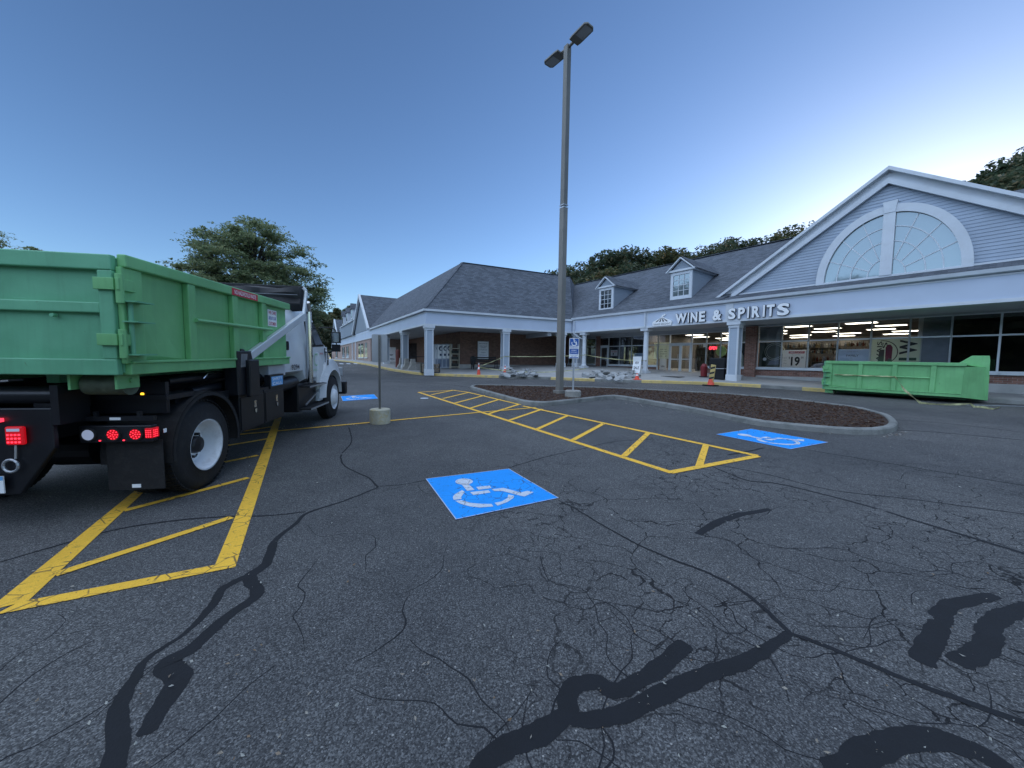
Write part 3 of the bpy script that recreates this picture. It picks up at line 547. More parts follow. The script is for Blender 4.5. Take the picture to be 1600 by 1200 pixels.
part('fascia_trim', M['white'], bR, lambda b: (b.box((-.05, RE), (-.05, .17), (FZ0, FZ0+.118)), b.box((-.02, RE), (-.02, -.002), (FZ1-.22, FZ1-.16)), b.box((S(1009, 0), S(1009, 0)+.06), (-.012, -.002), (FZ0+.12, FZ1-.22)), b.box((S(1135, 0, 500)-.05, S(1135, 0, 500)+.32), (-.035, -.003), (FZ0+.12, FZ1-.01))))
def gut(b):
    for s0, s1 in ((-.3, 10.4), (10.4, RE)): b.prism([(s0, -.03, FZ1-.14), (s0, -.16, FZ1-.11), (s0, -.19, FZ1+.015), (s0, -.03, FZ1+.015)], (s1-s0-.004, 0, 0))
part('gutter', M['white'], bR, gut)
RH, RWd = 9.30, 7.0
def roof_R(b):
    b.poly([(-8, -.14, FZ1-.14*.62+.02), (10.2, -.14, FZ1-.14*.62+.02), (16.0, RWd, RH), (-6.9, RWd, RH)]); b.poly([(-6.9, RWd, RH), (RE, RWd, RH), (RE, 15, 4.6), (-8, 15, 4.6)])
    b.poly([(23, -.14, FZ1-.06), (RE, -.14, FZ1-.06), (RE, RWd, RH), (17, RWd, RH)])
def roof_R2(b):
    # front slope is clipped on the left by the valley with the neighbouring hipped roof
    pass
gc, gz0, gap = 16.52, 4.98, 9.16; gl, gr = 10.35, 22.7; sl_ = (gap+.17-gz0)/(gc-gl)
def roof_all(b):
    k = (RH-FZ1)/(RWd+.14)
    b.poly([(.1, -.14, FZ1+.02), (10.5, -.14, FZ1+.02), (16.45, RWd, RH), (-6.7, RWd, RH)])
    b.poly([(22.6, -.14, FZ1+.02), (RE, -.14, FZ1+.02), (RE, RWd, RH), (16.55, RWd, RH)])
    b.poly([(-6.7, RWd, RH), (RE, RWd, RH), (RE, 14.5, 4.6), (-6.7, 14.5, 4.6)])
    zt = gap+.20                                           # the gable's own pair of slopes running back to the ridge
    b.add([(gl-.25, .26, gz0-.03), (gc, .26, zt), (gc, 7.4, zt), (gl-.25, .6, gz0-.03), (gr+.25, .26, gz0-.03), (gr+.25, .6, gz0-.03)], [(0, 3, 2, 1), (1, 2, 5, 4)])
    b.prism([(gl-.1, -.12, FZ1+.035), (gl-.1, .62, 5.21), (gl-.1, .62, 5.0), (gl-.1, -.1, FZ1-.02)], (gr-gl+.2, 0, 0))
part('roof', M['shingle'], bR, roof_all)
part('ridge_cap', M['shingle'], bR, lambda b: b.bar((-6.7, RWd, RH+.02), (16.4, RWd, RH+.02), .3, .03))
# gable: lapped clapboard, rake trim, half-round window
def xl(z): return gl+.25+(z-gz0)/sl_
def xr(z): return gr-.25-(z-gz0)/sl_
def gable(b):
    z = 5.02; h = .125
    while z < gap-.05:
        z1 = min(z+h, gap-.02); b.add([(xl(z), .580, z), (xr(z), .580, z), (xr(z1), .60, z1), (xl(z1), .60, z1), (xl(z), .60, z), (xr(z), .60, z)], [(0, 1, 2, 3), (0, 4, 5, 1)]); z += h
gb = part('gable', M['siding_p'], bR, gable)
def rake(b):
    for sg, x0 in ((1, gl-.28), (-1, gr+.28)):
        for (w0, w1, a, c) in ((.50, .54, -.30, .0), (.26, .5, -.04, .10), (.40, .52, -.52, -.30)):
            x_b = x0; x_t = gc; zb = gz0-.06; ztp = gap+.14
            b.prism([(x_b, w0, zb+a), (x_t, w0, ztp+a), (x_t, w0, ztp+c), (x_b, w0, zb+c)], (0, w1-w0-.004*(a < -.4), 0))
    b.box((gl+.5, gr-.5), (.5, .56), (5.1, 5.22))
part('rake_trim', M['white'], bR, rake)
fcx, frx, frz, fz = 16.62, 2.2, 2.72, 5.20
def arc(b, r0x, r0z, r1x, r1z, w0, w1, a0=0, a1=math.pi, n=40, m=None):
    for i in range(n):
        t0, t1 = a0+(a1-a0)*i/n, a0+(a1-a0)*(i+1)/n
        q = [(fcx+rx*math.cos(t), w0, fz+rz*math.sin(t)) for rx, rz, t in ((r0x, r0z, t0), (r1x, r1z, t0), (r1x, r1z, t1), (r0x, r0z, t1))]
        b.prism(q, (0, w1-w0, 0), m)
def fan_frame(b):
    arc(b, 1.92, 2.42, 2.2, 2.72, .44, .60); b.box((fcx-2.2, fcx+2.2), (.44, .60), (fz-.18, fz)); b.box((fcx-.17, fcx+.17), (.41, .60), (fz, fz+2.44)); b.prism([(fcx-.15, .39, fz+2.42), (fcx+.15, .39, fz+2.42), (fcx+.21, .39, fz+2.86), (fcx-.21, .39, fz+2.86)], (0, .2, 0))
fw = part('fan_window', M['white'], bR, fan_frame)
def pane(b):
    pts = [(fcx+1.93*math.cos(t), .545, fz+2.43*math.sin(t)) for t in np.linspace(0, math.pi, 40)]; b.poly(pts)
def muntin(b):
    for f in (.28, .55, .78): arc(b, 1.93*f-.016, 2.43*f-.016, 1.93*f+.016, 2.43*f+.016, .515, .54, n=36)
    for a in (22, 44, 66, 114, 136, 158):
        c, s_ = math.cos(R_(a)), math.sin(R_(a)); b.bar((fcx+.54*c, .53, fz+.68*s_), (fcx+1.93*c, .53, fz+2.43*s_), .032, .03, up=(0, 1, 0))
fg = nodes('fan_glass'); fg[2].inputs['Base Color'].default_value = (.05, .055, .06, 1); fg[2].inputs['Roughness'].default_value = .04; fg[2].inputs['Specular IOR Level'].default_value = 1.; fg[2].inputs['Metallic'].default_value = .5
fg[2].inputs['Base Color'].default_value = (.20, .25, .27, 1); M['mirror'] = fg[0]
b = MB(T); pane(b); b.build('pane', M['mirror'], fw, world=True)
b = MB(T); muntin(b); b.build('muntins', M['white'], fw, world=True)
# dormers
def dormer(s0, s1, wf, zb, ze, za, panes, lit):
    d = part('dormer', M['white'], bR, lambda b: (b.box((s0, s0+.16), (wf, wf+.08), (zb, ze)), b.box((s1-.16, s1), (wf, wf+.08), (zb, ze)), b.box((s0+.16, s1-.16), (wf, wf+.08), (zb, zb+.2)), b.box((s0+.16, s1-.16), (wf, wf+.08), (ze-.2, ze)),
        b.bar((s0-.22, wf-.12, ze-.02), ((s0+s1)/2, wf-.12, za), .06, .16, up=(0, 1, 0)), b.bar((s1+.22, wf-.12, ze-.02), ((s0+s1)/2, wf-.12, za), .06, .16, up=(0, 1, 0)), b.box((s0-.2, s1+.2), (wf-.1, wf-.01), (ze-.02, ze+.09)), b.box((s1+.001, s1+.14), (wf, wf+2.6), (ze-.02, ze+.08))))
    dep = (ze-FZ1)/.62+.3
    def sides(b):
        for s_ in (s0+.01, s1-.01): b.prism([(s_, wf+.05, zb), (s_, wf+.05, ze), (s_, dep, ze), (s_, wf+.3, zb+.1)], (.004, 0, 0))
        b.prism([(s0, wf+.0, ze+.05), (s1, wf+.0, ze+.05), ((s0+s1)/2, wf+.0, za-.1)], (0, .05, 0))
    b = MB(T); sides(b); b.build('clapboard', M['siding'], d, world=True)
    b = MB(T); sm = (s0+s1)/2; L = (za-FZ1)/.62+.2; b.add([(s0-.26, wf-.14, ze+.03), (sm, wf-.14, za+.1), (sm, L, za+.1), (s0-.26, L-1.1, ze+.03), (s1+.26, wf-.14, ze+.03), (s1+.26, L-1.1, ze+.03)], [(0, 3, 2, 1), (1, 2, 5, 4)]); b.build('roof', M['shingle'], d, world=True)
    b = MB(T); b.box((s0+.16, s1-.16), (wf+.05, wf+.055), (zb+.2, ze-.2)); b.build('pane', M['dkglass'] if not lit else M['mirror'], d, world=True)
    b = MB(T)
    for k in (1, 2): x = s0+.16+(s1-s0-.32)*k/3; b.box((x-.015, x+.015), (wf+.02, wf+.045), (zb+.2, ze-.2))
    for k in (1, 2, 3): z = zb+.2+(ze-zb-.4)*k/4; b.box((s0+.16, s1-.16), (wf+.024, wf+.04), (z-.015, z+.015))
    b.build('muntins', M['white'], d, world=True)
dg_ = nodes('dark_glass'); dg_[2].inputs['Base Color'].default_value = (.02, .025, .03, 1); dg_[2].inputs['Roughness'].default_value = .08; M['dkglass'] = dg_[0]
dormer(1.98, 3.22, .6, 5.22, 6.85, 7.55, 3, False); dormer(7.42, 8.72, .6, 5.36, 6.98, 7.72, 3, True)
# columns of the wing
def square_column(f, s0, w0, z0, z1, name='column'):
    def fn(b):
        h = .24
        for a, c in ((-h, -h), (h-.07, -h), (-h, h-.07), (h-.07, h-.07)): b.box((s0+a, s0+a+.07), (w0+c, w0+c+.07), (z0+.3, z1-.3))
        b.box((s0-h-.03, s0+h+.03), (w0-h-.03, w0+h+.03), (z0-.1, z0+.3)); b.box((s0-h-.02, s0+h+.02), (w0-h-.02, w0+h+.02), (z1-.30, z1-.16)); b.box((s0-h-.08, s0+h+.08), (w0-h-.08, w0+h+.08), (z1-.16, z1))
    return fn
def add_square_column(parent, f, s0, w0, z0, z1):
    b = MB(f.M); square_column(f, s0, w0, z0, z1)(b); c = b.build('column', M['white'], parent, world=True)
    b = MB(f.M); b.box((s0-.22, s0+.22), (w0-.22, w0+.22), (z0+.3, z1-.3)); b.build('siding_panel', M['siding'], c, world=True); return c
def add_round_column(parent, f, s0, w0, z0, z1):
    b = MB(f.M); b.box((s0-.24, s0+.24), (w0-.24, w0+.24), (z0-.1, z0+.12)); b.lathe([(z0+.12, .0), (z0+.12, .21), (z0+.2, .21), (z0+.24, .165), (z0+.26, .16), (z1-.36, .145), (z1-.34, .17), (z1-.30, .17), (z1-.28, .15), (z1-.22, .15), (z1-.16, .22)], (s0, w0, 0), 'z', 20); b.box((s0-.26, s0+.26), (w0-.26, w0+.26), (z1-.16, z1-.0))
    return b.build('column', M['white'], parent, world=True, smooth=True)
zc = lambda f, s0, w0: (lambda p: SW(p.x, p.y))(f.W(s0, w0, 0))
add_square_column(bR, FR, 11.30, .28, zc(FR, 11.3, .25), FZ0); add_round_column(bR, FR, 6.15, .25, zc(FR, 6.1, .25), FZ0); add_round_column(bR, FR, 1.02, .25, zc(FR, 1., .25), FZ0)
add_square_column(bR, FR, .12, .45, zc(FR, .2, .3), FZ0); add_square_column(bR, FR, 24.2, .28, .3, FZ0)
part('downpipe', M['white'], bR, lambda b: b.box((S(1009, 0)-.12, S(1009, 0)-.04), (-.09, -.015), (FZ0+.05, FZ1-.1)))
part('downpipe', M['white'], bR, lambda b: b.path([(.25, -.08, FZ0+.9), (.25, -.08, FZ0-.05), (.7, .2, FZ0-.4), (.8, .25, FZ0-.45)], .045))
# shop windows: each window a part, its panes and blinds sub-parts
def window(x0, x1, z0=SILL, z1=HEAD, tr=TR, ends=(1, 1), sill=True, mat_=None, cols=0):
    s0, s1 = S(x0), S(x1); f = .03
    def fr(b):
        b.box((s0-f, s0+f), (WW-.02, WW+.08), (z0, z1)); b.box((s1-f, s1+f), (WW-.02, WW+.08), (z0, z1)); b.box((s0+f, s1-f), (WW-.015, WW+.075), (tr-f, tr+f)); b.box((s0+f, s1-f), (WW-.015, WW+.075), (z1-.05, z1)); b.box((s0+f, s1-f), (WW-.015, WW+.075), (z0, z0+.05))
        if sill: b.box((s0-.08, s1+.08), (WW-.12, WW-.025), (z0-.09, z0+.02))
    wd = part('window', M['alu'], bR, fr)
    b = MB(T); b.poly([(s0+f, WW+.03, z0+.05), (s1-f, WW+.03, z0+.05), (s1-f, WW+.03, tr-f), (s0+f, WW+.03, tr-f)]); b.poly([(s0+f, WW+.03, tr+f), (s1-f, WW+.03, tr+f), (s1-f, WW+.03, z1-.05), (s0+f, WW+.03, z1-.05)])
    b.build('pane', mat_ or M['glass'], wd, world=True); return wd
for a, c in ((889, 902), (902, 916), (916, 931), (951, 968), (968, 987), (987, 1006), (1006, 1028)): window(a, c, z1=HEAD-.12)
wdoor = window(1028, 1046.5, z0=.93, z1=HEAD-.12, sill=False); window(1081, 1103.7, z0=.93, z1=HEAD-.12, sill=False); window(1103.7, 1126, z1=HEAD-.12); window(1126, 1149.5, z1=HEAD-.12); window(1149.5, 1166.5, z1=HEAD-.12)
R_WIN = [1184, 1221.5, 1262.7, 1308.5, 1360, 1420, 1485, 1561.5]
sR = [S(x) for x in R_WIN]
for a, c in zip(R_WIN[:-1], R_WIN[1:]): window(a, c, z1=HEAD+.04)
for s0 in (sR[-1], sR[-1]+1.2, sR[-1]+2.4, sR[-1]+3.6, sR[-1]+4.8):
    wd = part('window', M['alu'], bR, lambda b: (b.box((s0+1.17, s0+1.23), (WW-.02, WW+.08), (SILL, HEAD+.04)), b.box((s0+.03, s0+1.17), (WW-.015, WW+.075), (TR-.03, TR+.03)), b.box((s0+.03, s0+1.17), (WW-.015, WW+.075), (HEAD-.01, HEAD+.04)), b.box((s0+.03, s0+1.17), (WW-.12, WW+.075), (SILL-.09, SILL+.05))))
    b = MB(T); b.poly([(s0+.03, WW+.03, SILL+.05), (s0+1.17, WW+.03, SILL+.05), (s0+1.17, WW+.03, HEAD), (s0+.03, WW+.03, HEAD)]); b.build('pane', M['glass'], wd, world=True)
def door(x0, x1, zt=2.84, z0=.9):
    s0, s1 = S(x0), S(x1)
    d = part('door', M['alu'], bR, lambda b: (b.box((s0, s0+.07), (WW-.03, WW+.05), (z0, zt)), b.box((s1-.07, s1), (WW-.03, WW+.05), (z0, zt)), b.box((s0+.07, s1-.07), (WW-.03, WW+.05), (z0, z0+.14)), b.box((s0+.07, s1-.07), (WW-.03, WW+.05), (zt-.1, zt)), b.box((s0+.07, s1-.07), (WW-.02, WW+.04), (z0+.95, z0+1.0))))
    b = MB(T); b.poly([(s0+.07, WW+.01, z0+.14), (s1-.07, WW+.01, z0+.14), (s1-.07, WW+.01, zt-.1), (s0+.07, WW+.01, zt-.1)]); b.build('pane', M['glass'], d, world=True)
    b = MB(T); b.tube((s1-.12, WW-.07, z0+.8), (s1-.12, WW-.07, z0+1.3), .015); b.build('handle', M['steel'], d, world=True)
door(1047.6, 1063.6); door(1064.2, 1080); door(938.8, 950.2, 2.84)
for xa, xb in ((1047, 1080.6), (938.4, 950.6)):
    tm_ = part('transom', M['alu'], bR, lambda b: b.box((S(xa), S(xb)), (WW-.02, WW+.07), (2.845, 2.93)))
    part('head_rail', M['alu'], tm_, lambda b: b.box((S(xa), S(xb)), (WW-.02, WW+.07), (HEAD-.17, HEAD-.12)))
    part('pane', M['glass'], tm_, lambda b: b.poly([(S(xa), WW+.03, 2.93), (S(xb), WW+.03, 2.93), (S(xb), WW+.03, HEAD-.17), (S(xa), WW+.03, HEAD-.17)]))
# interior shells
sI0, sI1 = S(1028)-.9, S(1436)
part('shop_floor', M['shopfloor'], bR, lambda b: b.box((-4, RE), (WW+.27, 15), (.7, .84)))
part('shop_ceiling', M['ceil'], bR, lambda b: b.box((sI0, sI1), (WW+.31, 14), (3.72, 3.78)))
part('shop_partition', M['shopwall'], bR, lambda b: (b.box((sI0, sI1), (13.9, 14), (.84, 3.72)), b.box((sI0-.1, sI0), (WW+.31, 14), (.84, 3.85)), b.box((sI1, sI1+.12), (WW+.31, 14), (.84, 3.85))))
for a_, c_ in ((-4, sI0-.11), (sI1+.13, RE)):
    part('dark_backing', M['dark'], bR, lambda b: b.box((a_, c_), (8, 8.1), (.84, 3.8))); part('dark_ceiling', M['dark'], bR, lambda b: b.box((a_, c_), (WW+.31, 8), (3.74, 3.8)))  # near-black shells: the gloom of the unlit shops is put into the colour
part('wall_back', M['brick'], bR, lambda b: (b.box((-6, RE), (14.2, 14.4), (0, 4.7)),))
# blinds filling part of the panes
part('blind', M['curtain'], bR, lambda b: (b.box((sR[0]+.05, sR[1]-.05), (WW+.06, WW+.07), (TR+.05, HEAD-.02)), b.box((S(1149.5)+.05, S(1166)-.05), (WW+.06, WW+.07), (TR+.05, HEAD-.15))))
part('grey_panel', M['textgrey'], bR, lambda b: b.box((S(1440), S(1485)-.04), (WW+.06, WW+.07), (SILL+.06, HEAD-.02)))
part('white_pillar', M['white'], bR, lambda b: b.box((S(1433)-.02, S(1440)), (WW+.12, WW+.3), (.84, 3.7)))
# ---------------------------------------------------------------- things in the wine store
lamp0 = None
for i, w_ in enumerate(np.arange(4.0, 13.5, 2.3)):
    for j, s_ in enumerate(np.arange(sI0+.9+(i % 2)*.7, sI1-.5, 2.5)):
        p = FR.W(s_, w_, 3.7)
        if lamp0 is None:
            lamp0 = thing('ceiling_light', 'lit rectangular ceiling light inside the wine store', 'ceiling light', p, (0, 0, yaw(FR)), 'ceiling lights inside the wine store')
            b = MB(); b.box((-.6, .6), (-.30, .30), (-.028, .015)); b.build('frame', M['alu'], lamp0); b = MB(); b.box((-.55, .55), (-.26, .26), (-.034, -.029)); b.build('diffuser', M['lightbox'], lamp0)
        else:
            c = copy_tree(lamp0); c.location = p
def shelf_unit(s_, w_, L, h, lab, two=True):
    p = FR.W(s_, w_, .84); t = thing('wine_shelf', lab, 'shelf', p, (0, 0, yaw(FR)), 'bottle shelves inside the wine store')
    b = MB(); b.box((-L/2, L/2), (-.02, .02), (0, h)); b.box((-L/2, -L/2+.03), (-.32, .32), (0, h)); b.box((L/2-.03, L/2), (-.32, .32), (0, h))
    zs = [z for z in np.arange(.12, h, .42)]
    for z in zs: b.box((-L/2, L/2), (-.3, .3), (z-.02, z))
    b.build('rack', M['shelfw'], t); b = MB()
    for z in zs:
        x = -L/2+.08
        while x < L/2-.06:
            if random.random() < .9:
                for sy in (-1, 1):
                    r = random.uniform(.035, .055); hh = random.uniform(.24, .34); y = sy*.2+random.uniform(-.03, .03)
                    b.lathe([(z, r), (z+hh*.62, r), (z+hh*.78, r*.38), (z+hh, r*.38)], (x, y, 0), 'z', 6)
            x += random.uniform(.1, .16)
    b.build('bottles', M['bottle'], t, kind='stuff')
shelf_unit(S(1090), WW+1.3, 1.2, 1.9, 'tall wooden wine rack right of the double doors'); shelf_unit(S(1118), WW+2.2, 1.8, 1.7, 'wooden bottle rack behind the lit open sign')
shelf_unit(S(1240), WW+2.6, 1.9, 1.45, 'bottle shelf behind the price poster'); shelf_unit(S(1285), WW+1.6, 1.5, 1.35, 'bottle shelf in the clear pane between the two posters'); shelf_unit(S(1300), WW+4.4, 6.5, 1.9, 'long high bottle shelf across the middle of the store'); shelf_unit(S(1335), WW+2.2, 1.7, 1.75, 'bottle shelf behind the family poster'); shelf_unit(S(1390), WW+3, 2, 1.8, 'bottle shelf behind the cream lettered poster'); shelf_unit(S(1070), WW+4.2, 2.6, 1.8, 'bottle shelf straight behind the double doors')
# ---------------------------------------------------------------- sign on the fascia
LX = FR.M @ Matrix(((1, 0, 0, 0), (0, 0, -1, 0), (0, 1, 0, 0), (0, 0, 0, 1)))       # text plane: x along facade, y up, z outwards
t = thing('shop_sign', 'white raised WINE & SPIRITS lettering with a striped tent logo on the fascia', 'sign', FR.W(11, -.01, 3.85), (0, 0, yaw(FR)))
def letter(ch, x0, x1, y0=3.85, y1=4.43):
    b = MB(); A_ = Matrix.Translation((0, 0, 0))
    b.text(ch, LX @ Matrix.Translation((0, 0, .035)), x0, x1, y0, y1, depth=.09, bold=.045, m=0); o = b.build('letter', [M['ink']], t, world=True)
    b = MB(); b.text(ch, LX @ Matrix.Translation((0, 0, .127)), x0+.012, x1-.012, y0+.012, y1-.012, depth=.012, bold=.04); b.build('face', M['signwhite'], o, world=True)
def fl(px, py=490): return FR.px(px, py, 0)[0]
for ch, a, c in (('W', 1057, 1075.5), ('I', 1076.5, 1079), ('N', 1081, 1092), ('E', 1094, 1104), ('&', 1115, 1130), ('S', 1139, 1151.5), ('P', 1154.5, 1166), ('I', 1169, 1172.5), ('R', 1176, 1189.5), ('I', 1193, 1197), ('T', 1199, 1212), ('S', 1215, 1235)): letter(ch, fl(a), fl(c))
# tent logo
lx0, lx1 = fl(1022, 500), fl(1050, 500); lm = (lx0+lx1)/2; lb, lt_ = 3.80, 4.34
b = MB(LX); b.prism([(lx0, lb, .03), (lx1, lb, .03), (lx1+.05, lb+.2, .03), (lx1, lb+.28, .03), (lm+.14, lt_-.08, .03), (lm, lt_+.03, .03), (lm-.14, lt_-.08, .03), (lx0, lb+.28, .03), (lx0-.05, lb+.2, .03)], (0, 0, .08)); lg = b.build('logo_panel', M['signwhite'], t, world=True)
b = MB(LX)
for k in range(4):
    f0, f1 = -1+k*.56, -1+k*.56+.27; b.poly([(lm+f0*.42, lb+.24, .113), (lm+f1*.42, lb+.24, .113), (lm+f1*.06, lt_-.06, .113), (lm+f0*.06, lt_-.06, .113)])
b.build('stripes', M['ink'], lg, world=True)
b = MB(); b.text("YANKEE DISCOUNT", LX @ Matrix.Translation((0, 0, .114)), lx0+.03, lx1-.03, lb+.05, lb+.16, depth=0); b.build('lettering', M['ink'], lg, world=True)
b = MB(LX); b.prism([(lm, lt_+.0, .05), (lm+.22, lt_+.10, .05), (lm+.2, lt_+.16, .05), (lm-.02, lt_+.08, .05)], (0, 0, .03)); b.build('pennant', M['signwhite'], lg, world=True)
# ---------------------------------------------------------------- posters and window signs
def poster(name, lab, cat, x0, x1, z0, z1, m, w_=WW+.05, fn=None):
    s0, s1 = (S(x0), S(x1)) if x0 > 100 else (x0, x1); p = FR.W((s0+s1)/2, w_, z0); t = thing(name, lab, cat, p, (0, 0, yaw(FR)))
    b = MB(FR.M); b.box((s0, s1), (w_-.004, w_+.004), (z0, z1)); b.build('sheet', m, t, world=True)
    if fn: fn(t, s0, s1, z0, z1, LX @ Matrix.Translation((0, 0, -w_+.007)))
    return t
def tx(t, s_, A_, x0, x1, y0, y1, m, name='lettering', bold=0.):
    b = MB(); b.text(s_, A_, x0, x1, y0, y1, depth=0, bold=bold); b.build(name, m, t, world=True)
def p19(t, a, c, z0, z1, A_):
    w_ = c-a; h = z1-z0; b = MB(A_); b.poly([(a+.27*w_, z0+.80*h, 0), (a+.93*w_, z0+.80*h, 0), (a+.93*w_, z0+.92*h, 0), (a+.27*w_, z0+.92*h, 0)]); b.build('red_banner', M['signred'], t, world=True)
    A2 = A_ @ Matrix.Translation((0, 0, .003)); tx(t, 'SMIRNOFF', A2, a+.30*w_, a+.90*w_, z0+.82*h, z0+.90*h, M['signwhite'], bold=.01); tx(t, '19', A_, a+.38*w_, a+.76*w_, z0+.10*h, z0+.62*h, M['ink'], 'price', .03); tx(t, '$', A_, a+.28*w_, a+.34*w_, z0+.48*h, z0+.62*h, M['ink']); tx(t, '99', A_, a+.80*w_, a+.90*w_, z0+.50*h, z0+.62*h, M['ink'])
    tx(t, 'ALL FLAVORS', A_, a+.40*w_, a+.76*w_, z0+.70*h, z0+.75*h, M['textgrey']); 
    for yy in (.56, .5, .38, .22): tx(t, 'VODKA', A_, a+.06*w_, a+.2*w_, z0+yy*h, z0+(yy+.04)*h, M['textgrey'])
poster('price_poster', 'white price poster reading 19 under a red banner in the store window', 'poster', 1223, 1260, 1.46, 2.38, M['sheetwhite'], fn=p19)
poster('family_poster', 'pale blue poster reading FAMILY above the green container', 'poster', 1310, 1358.5, 1.46, 2.38, sheet('pale_blue', (.55, .66, .80)), fn=lambda t, a, c, z0, z1, A_: (tx(t, 'FAMILY', A_, a+.28*(c-a), a+.68*(c-a), 2.03, 2.13, M['ink']), tx(t, 'COME ON IN', A_, a+.3*(c-a), a+.65*(c-a), 2.24, 2.28, M['textgrey'])))
def winepost(t, a, c, z0, z1, A_):
    Rt = Matrix.Rotation(math.pi/2, 4, 'Z')
    def vt(s_, xc, wd, y0, y1, bold=.02, m=M['ink']):   # lettering turned a quarter
        B_ = A_ @ Matrix.Translation((xc, (y0+y1)/2, 0)) @ Rt; tx(t, s_, B_, -(y1-y0)/2, (y1-y0)/2, -wd/2, wd/2, m, bold=bold)
    vt('W', a+1.16, .52, 2.12, 2.76, .03); vt('I', a+1.16, .52, 1.86, 1.98, .05); vt('N', a+1.16, .5, 1.30+.18, 1.76, .03)
    vt('WAIS', a+.27, .16, 1.74, 2.70, .01); vt('S', a+.44, .16, 2.4, 2.66, .01)
    b = MB(A_)
    for i in range(40):
        t0, t1 = -1.9+3.6*i/40, -1.9+3.6*(i+1)/40; b.poly([(a+.36+r*math.cos(q)*.95, 2.22+r*math.sin(q), .001) for r, q in ((.50, t0), (.53, t0), (.53, t1), (.50, t1))])
    b.build('ring', M['ink'], t, world=True)
    b = MB(A_ @ Matrix.Translation((0, 0, .002))); x = a+.58; b.poly([(x-.1, 1.82, .001), (x+.1, 1.82, .001), (x+.11, 2.44, .001), (x+.04, 2.56, .001), (x-.04, 2.56, .001), (x-.11, 2.44, .001)]); b.build('drawn_bottle', M['winered'], t, world=True)
    b = MB(A_ @ Matrix.Translation((0, 0, .004))); b.poly([(x-.34, 1.68, 0), (x-.14, 1.68, 0), (x-.14, 2.34, 0), (x-.30, 2.34, 0)]); b.poly([(x-.05, 1.66, 0), (x+.14, 1.66, 0), (x+.1, 1.95, 0), (x, 1.95, 0)]); b.build('drawn_case', M['shelfw'], t, world=True)
poster('wine_poster', 'cream poster with black letters turned sideways and a red bottle in a ring', 'poster', 1361, 1438, 1.46, TR-.03, M['cream'], fn=winepost)
def bottlepost(t, a, c, z0, z1, A_):
    x = a+.28; b = MB(A_); b.poly([(x-.14, z0+.02, .001), (x+.14, z0+.02, .001), (x+.14, z0+.66, .001), (x+.045, z0+.95, .001), (x+.045, z0+1.3, .001), (x-.045, z0+1.3, .001), (x-.045, z0+.95, .001), (x-.14, z0+.66, .001)]); b.build('drawn_bottle', mat('bottle_green', (.02, .035, .02), .3), t, world=True)
    b = MB(A_); b.poly([(x+.09*math.cos(q), z0+.42+.09*math.sin(q), .003) for q in np.linspace(0, 6.28, 16, endpoint=False)]); b.build('label_disc', M['signwhite'], t, world=True)
    b = MB(A_)
    for r in (.36, .44):
        for i in range(36):
            t0, t1 = 6.283*i/36, 6.283*(i+1)/36; b.poly([(a+.72+q_*math.cos(q), z0+.82+q_*math.sin(q), .002) for q_, q in ((r, t0), (r+.02, t0), (r+.02, t1), (r, t1))])
    b.build('rings', M['cream'], t, world=True)
    b = MB(A_); b.poly([(a+.42, z0+.1, .001), (c-.04, z0+.14, .001), (c-.04, z0+.62, .001), (a+.5, z0+.3, .001)]); b.build('hills', M['lime'] if 0 else M['textgrey'], t, world=True)
poster('bottle_poster', 'dark grey-green poster of a bottle and rings beside the brick pier', 'poster', 1186.5, 1219.5, 1.48, TR-.04, M['poster'], fn=bottlepost)
poster('flower_poster', 'black and white poster in the narrow window left of the brick pier', 'poster', 1151, 1165, 1.48, TR-.04, M['ink'], fn=lambda t, a, c, z0, z1, A_: (lambda b: (b.poly([(a+.05, z0+.02, .002), (c-.08, z0+.02, .002), (c-.1, z0+.6, .002), ((a+c)/2+.02, z0+.85, .002), ((a+c)/2-.05, z0+.55, .002)]), b.poly([(a+.02, z0+.9, .002), (a+.28, z0+.95, .002), (a+.2, z0+1.2, .002), (a+.05, z0+1.1, .002)]), b.build('pale_shape', M['cream'], t, world=True)))(MB(A_)))
ow = thing('open_sign', 'small red neon OPEN sign glowing in the store window', 'sign', FR.W(S(1109), WW+.1, 2.5), (0, 0, yaw(FR)))
tx(ow, 'OPEN', LX @ Matrix.Translation((0, 0, -WW-.06)), S(1107.3), S(1119.5), 2.46, 2.66, M['neon'], bold=.02)
b = MB(FR.M); b.box((S(1106.5), S(1120.3)), (WW+.07, WW+.1), (2.42, 2.70)); b.build('backing', M['ink'], ow, world=True)
dk = poster('round_sign', 'round yellow-green sign hanging beside the red open sign', 'sign', 1121.5, 1121.6, 2.2, 2.3, M['lime'])
b = MB(LX @ Matrix.Translation((0, 0, -WW-.05))); b.prism([(S(1127)+.30*math.cos(q), 2.36+.32*math.sin(q), 0) for q in np.linspace(0, 6.28, 24, endpoint=False)], (0, 0, .01)); b.build('disc', M['lime'], dk, world=True)
poster('notice_sheet', 'white notice with a phone number in the empty shop window left of the columns', 'notice', 954, 964.5, 2.1, 2.55, M['sheetwhite'], fn=lambda t, a, c, z0, z1, A_: (tx(t, 'FOR LEASE', A_, a+.05, c-.05, z0+.28, z0+.38, M['signred']), tx(t, '1', A_, a+.2, a+.3, z0+.1, z0+.22, M['ink'])))
poster('menu_poster', 'cream hours poster in the glass left of the double doors', 'poster', 1021, 1045, 1.9, 3.0, M['cream'], w_=WW+.12, fn=lambda t, a, c, z0, z1, A_: [tx(t, s_, A_, a+.45, c-.2, z0+y, z0+y+.07, M['ink']) for s_, y in (('MON - SAT', .6), ('9AM - 9PM', .45), ('SUNDAY', .3), ('10 - 6', .15))])
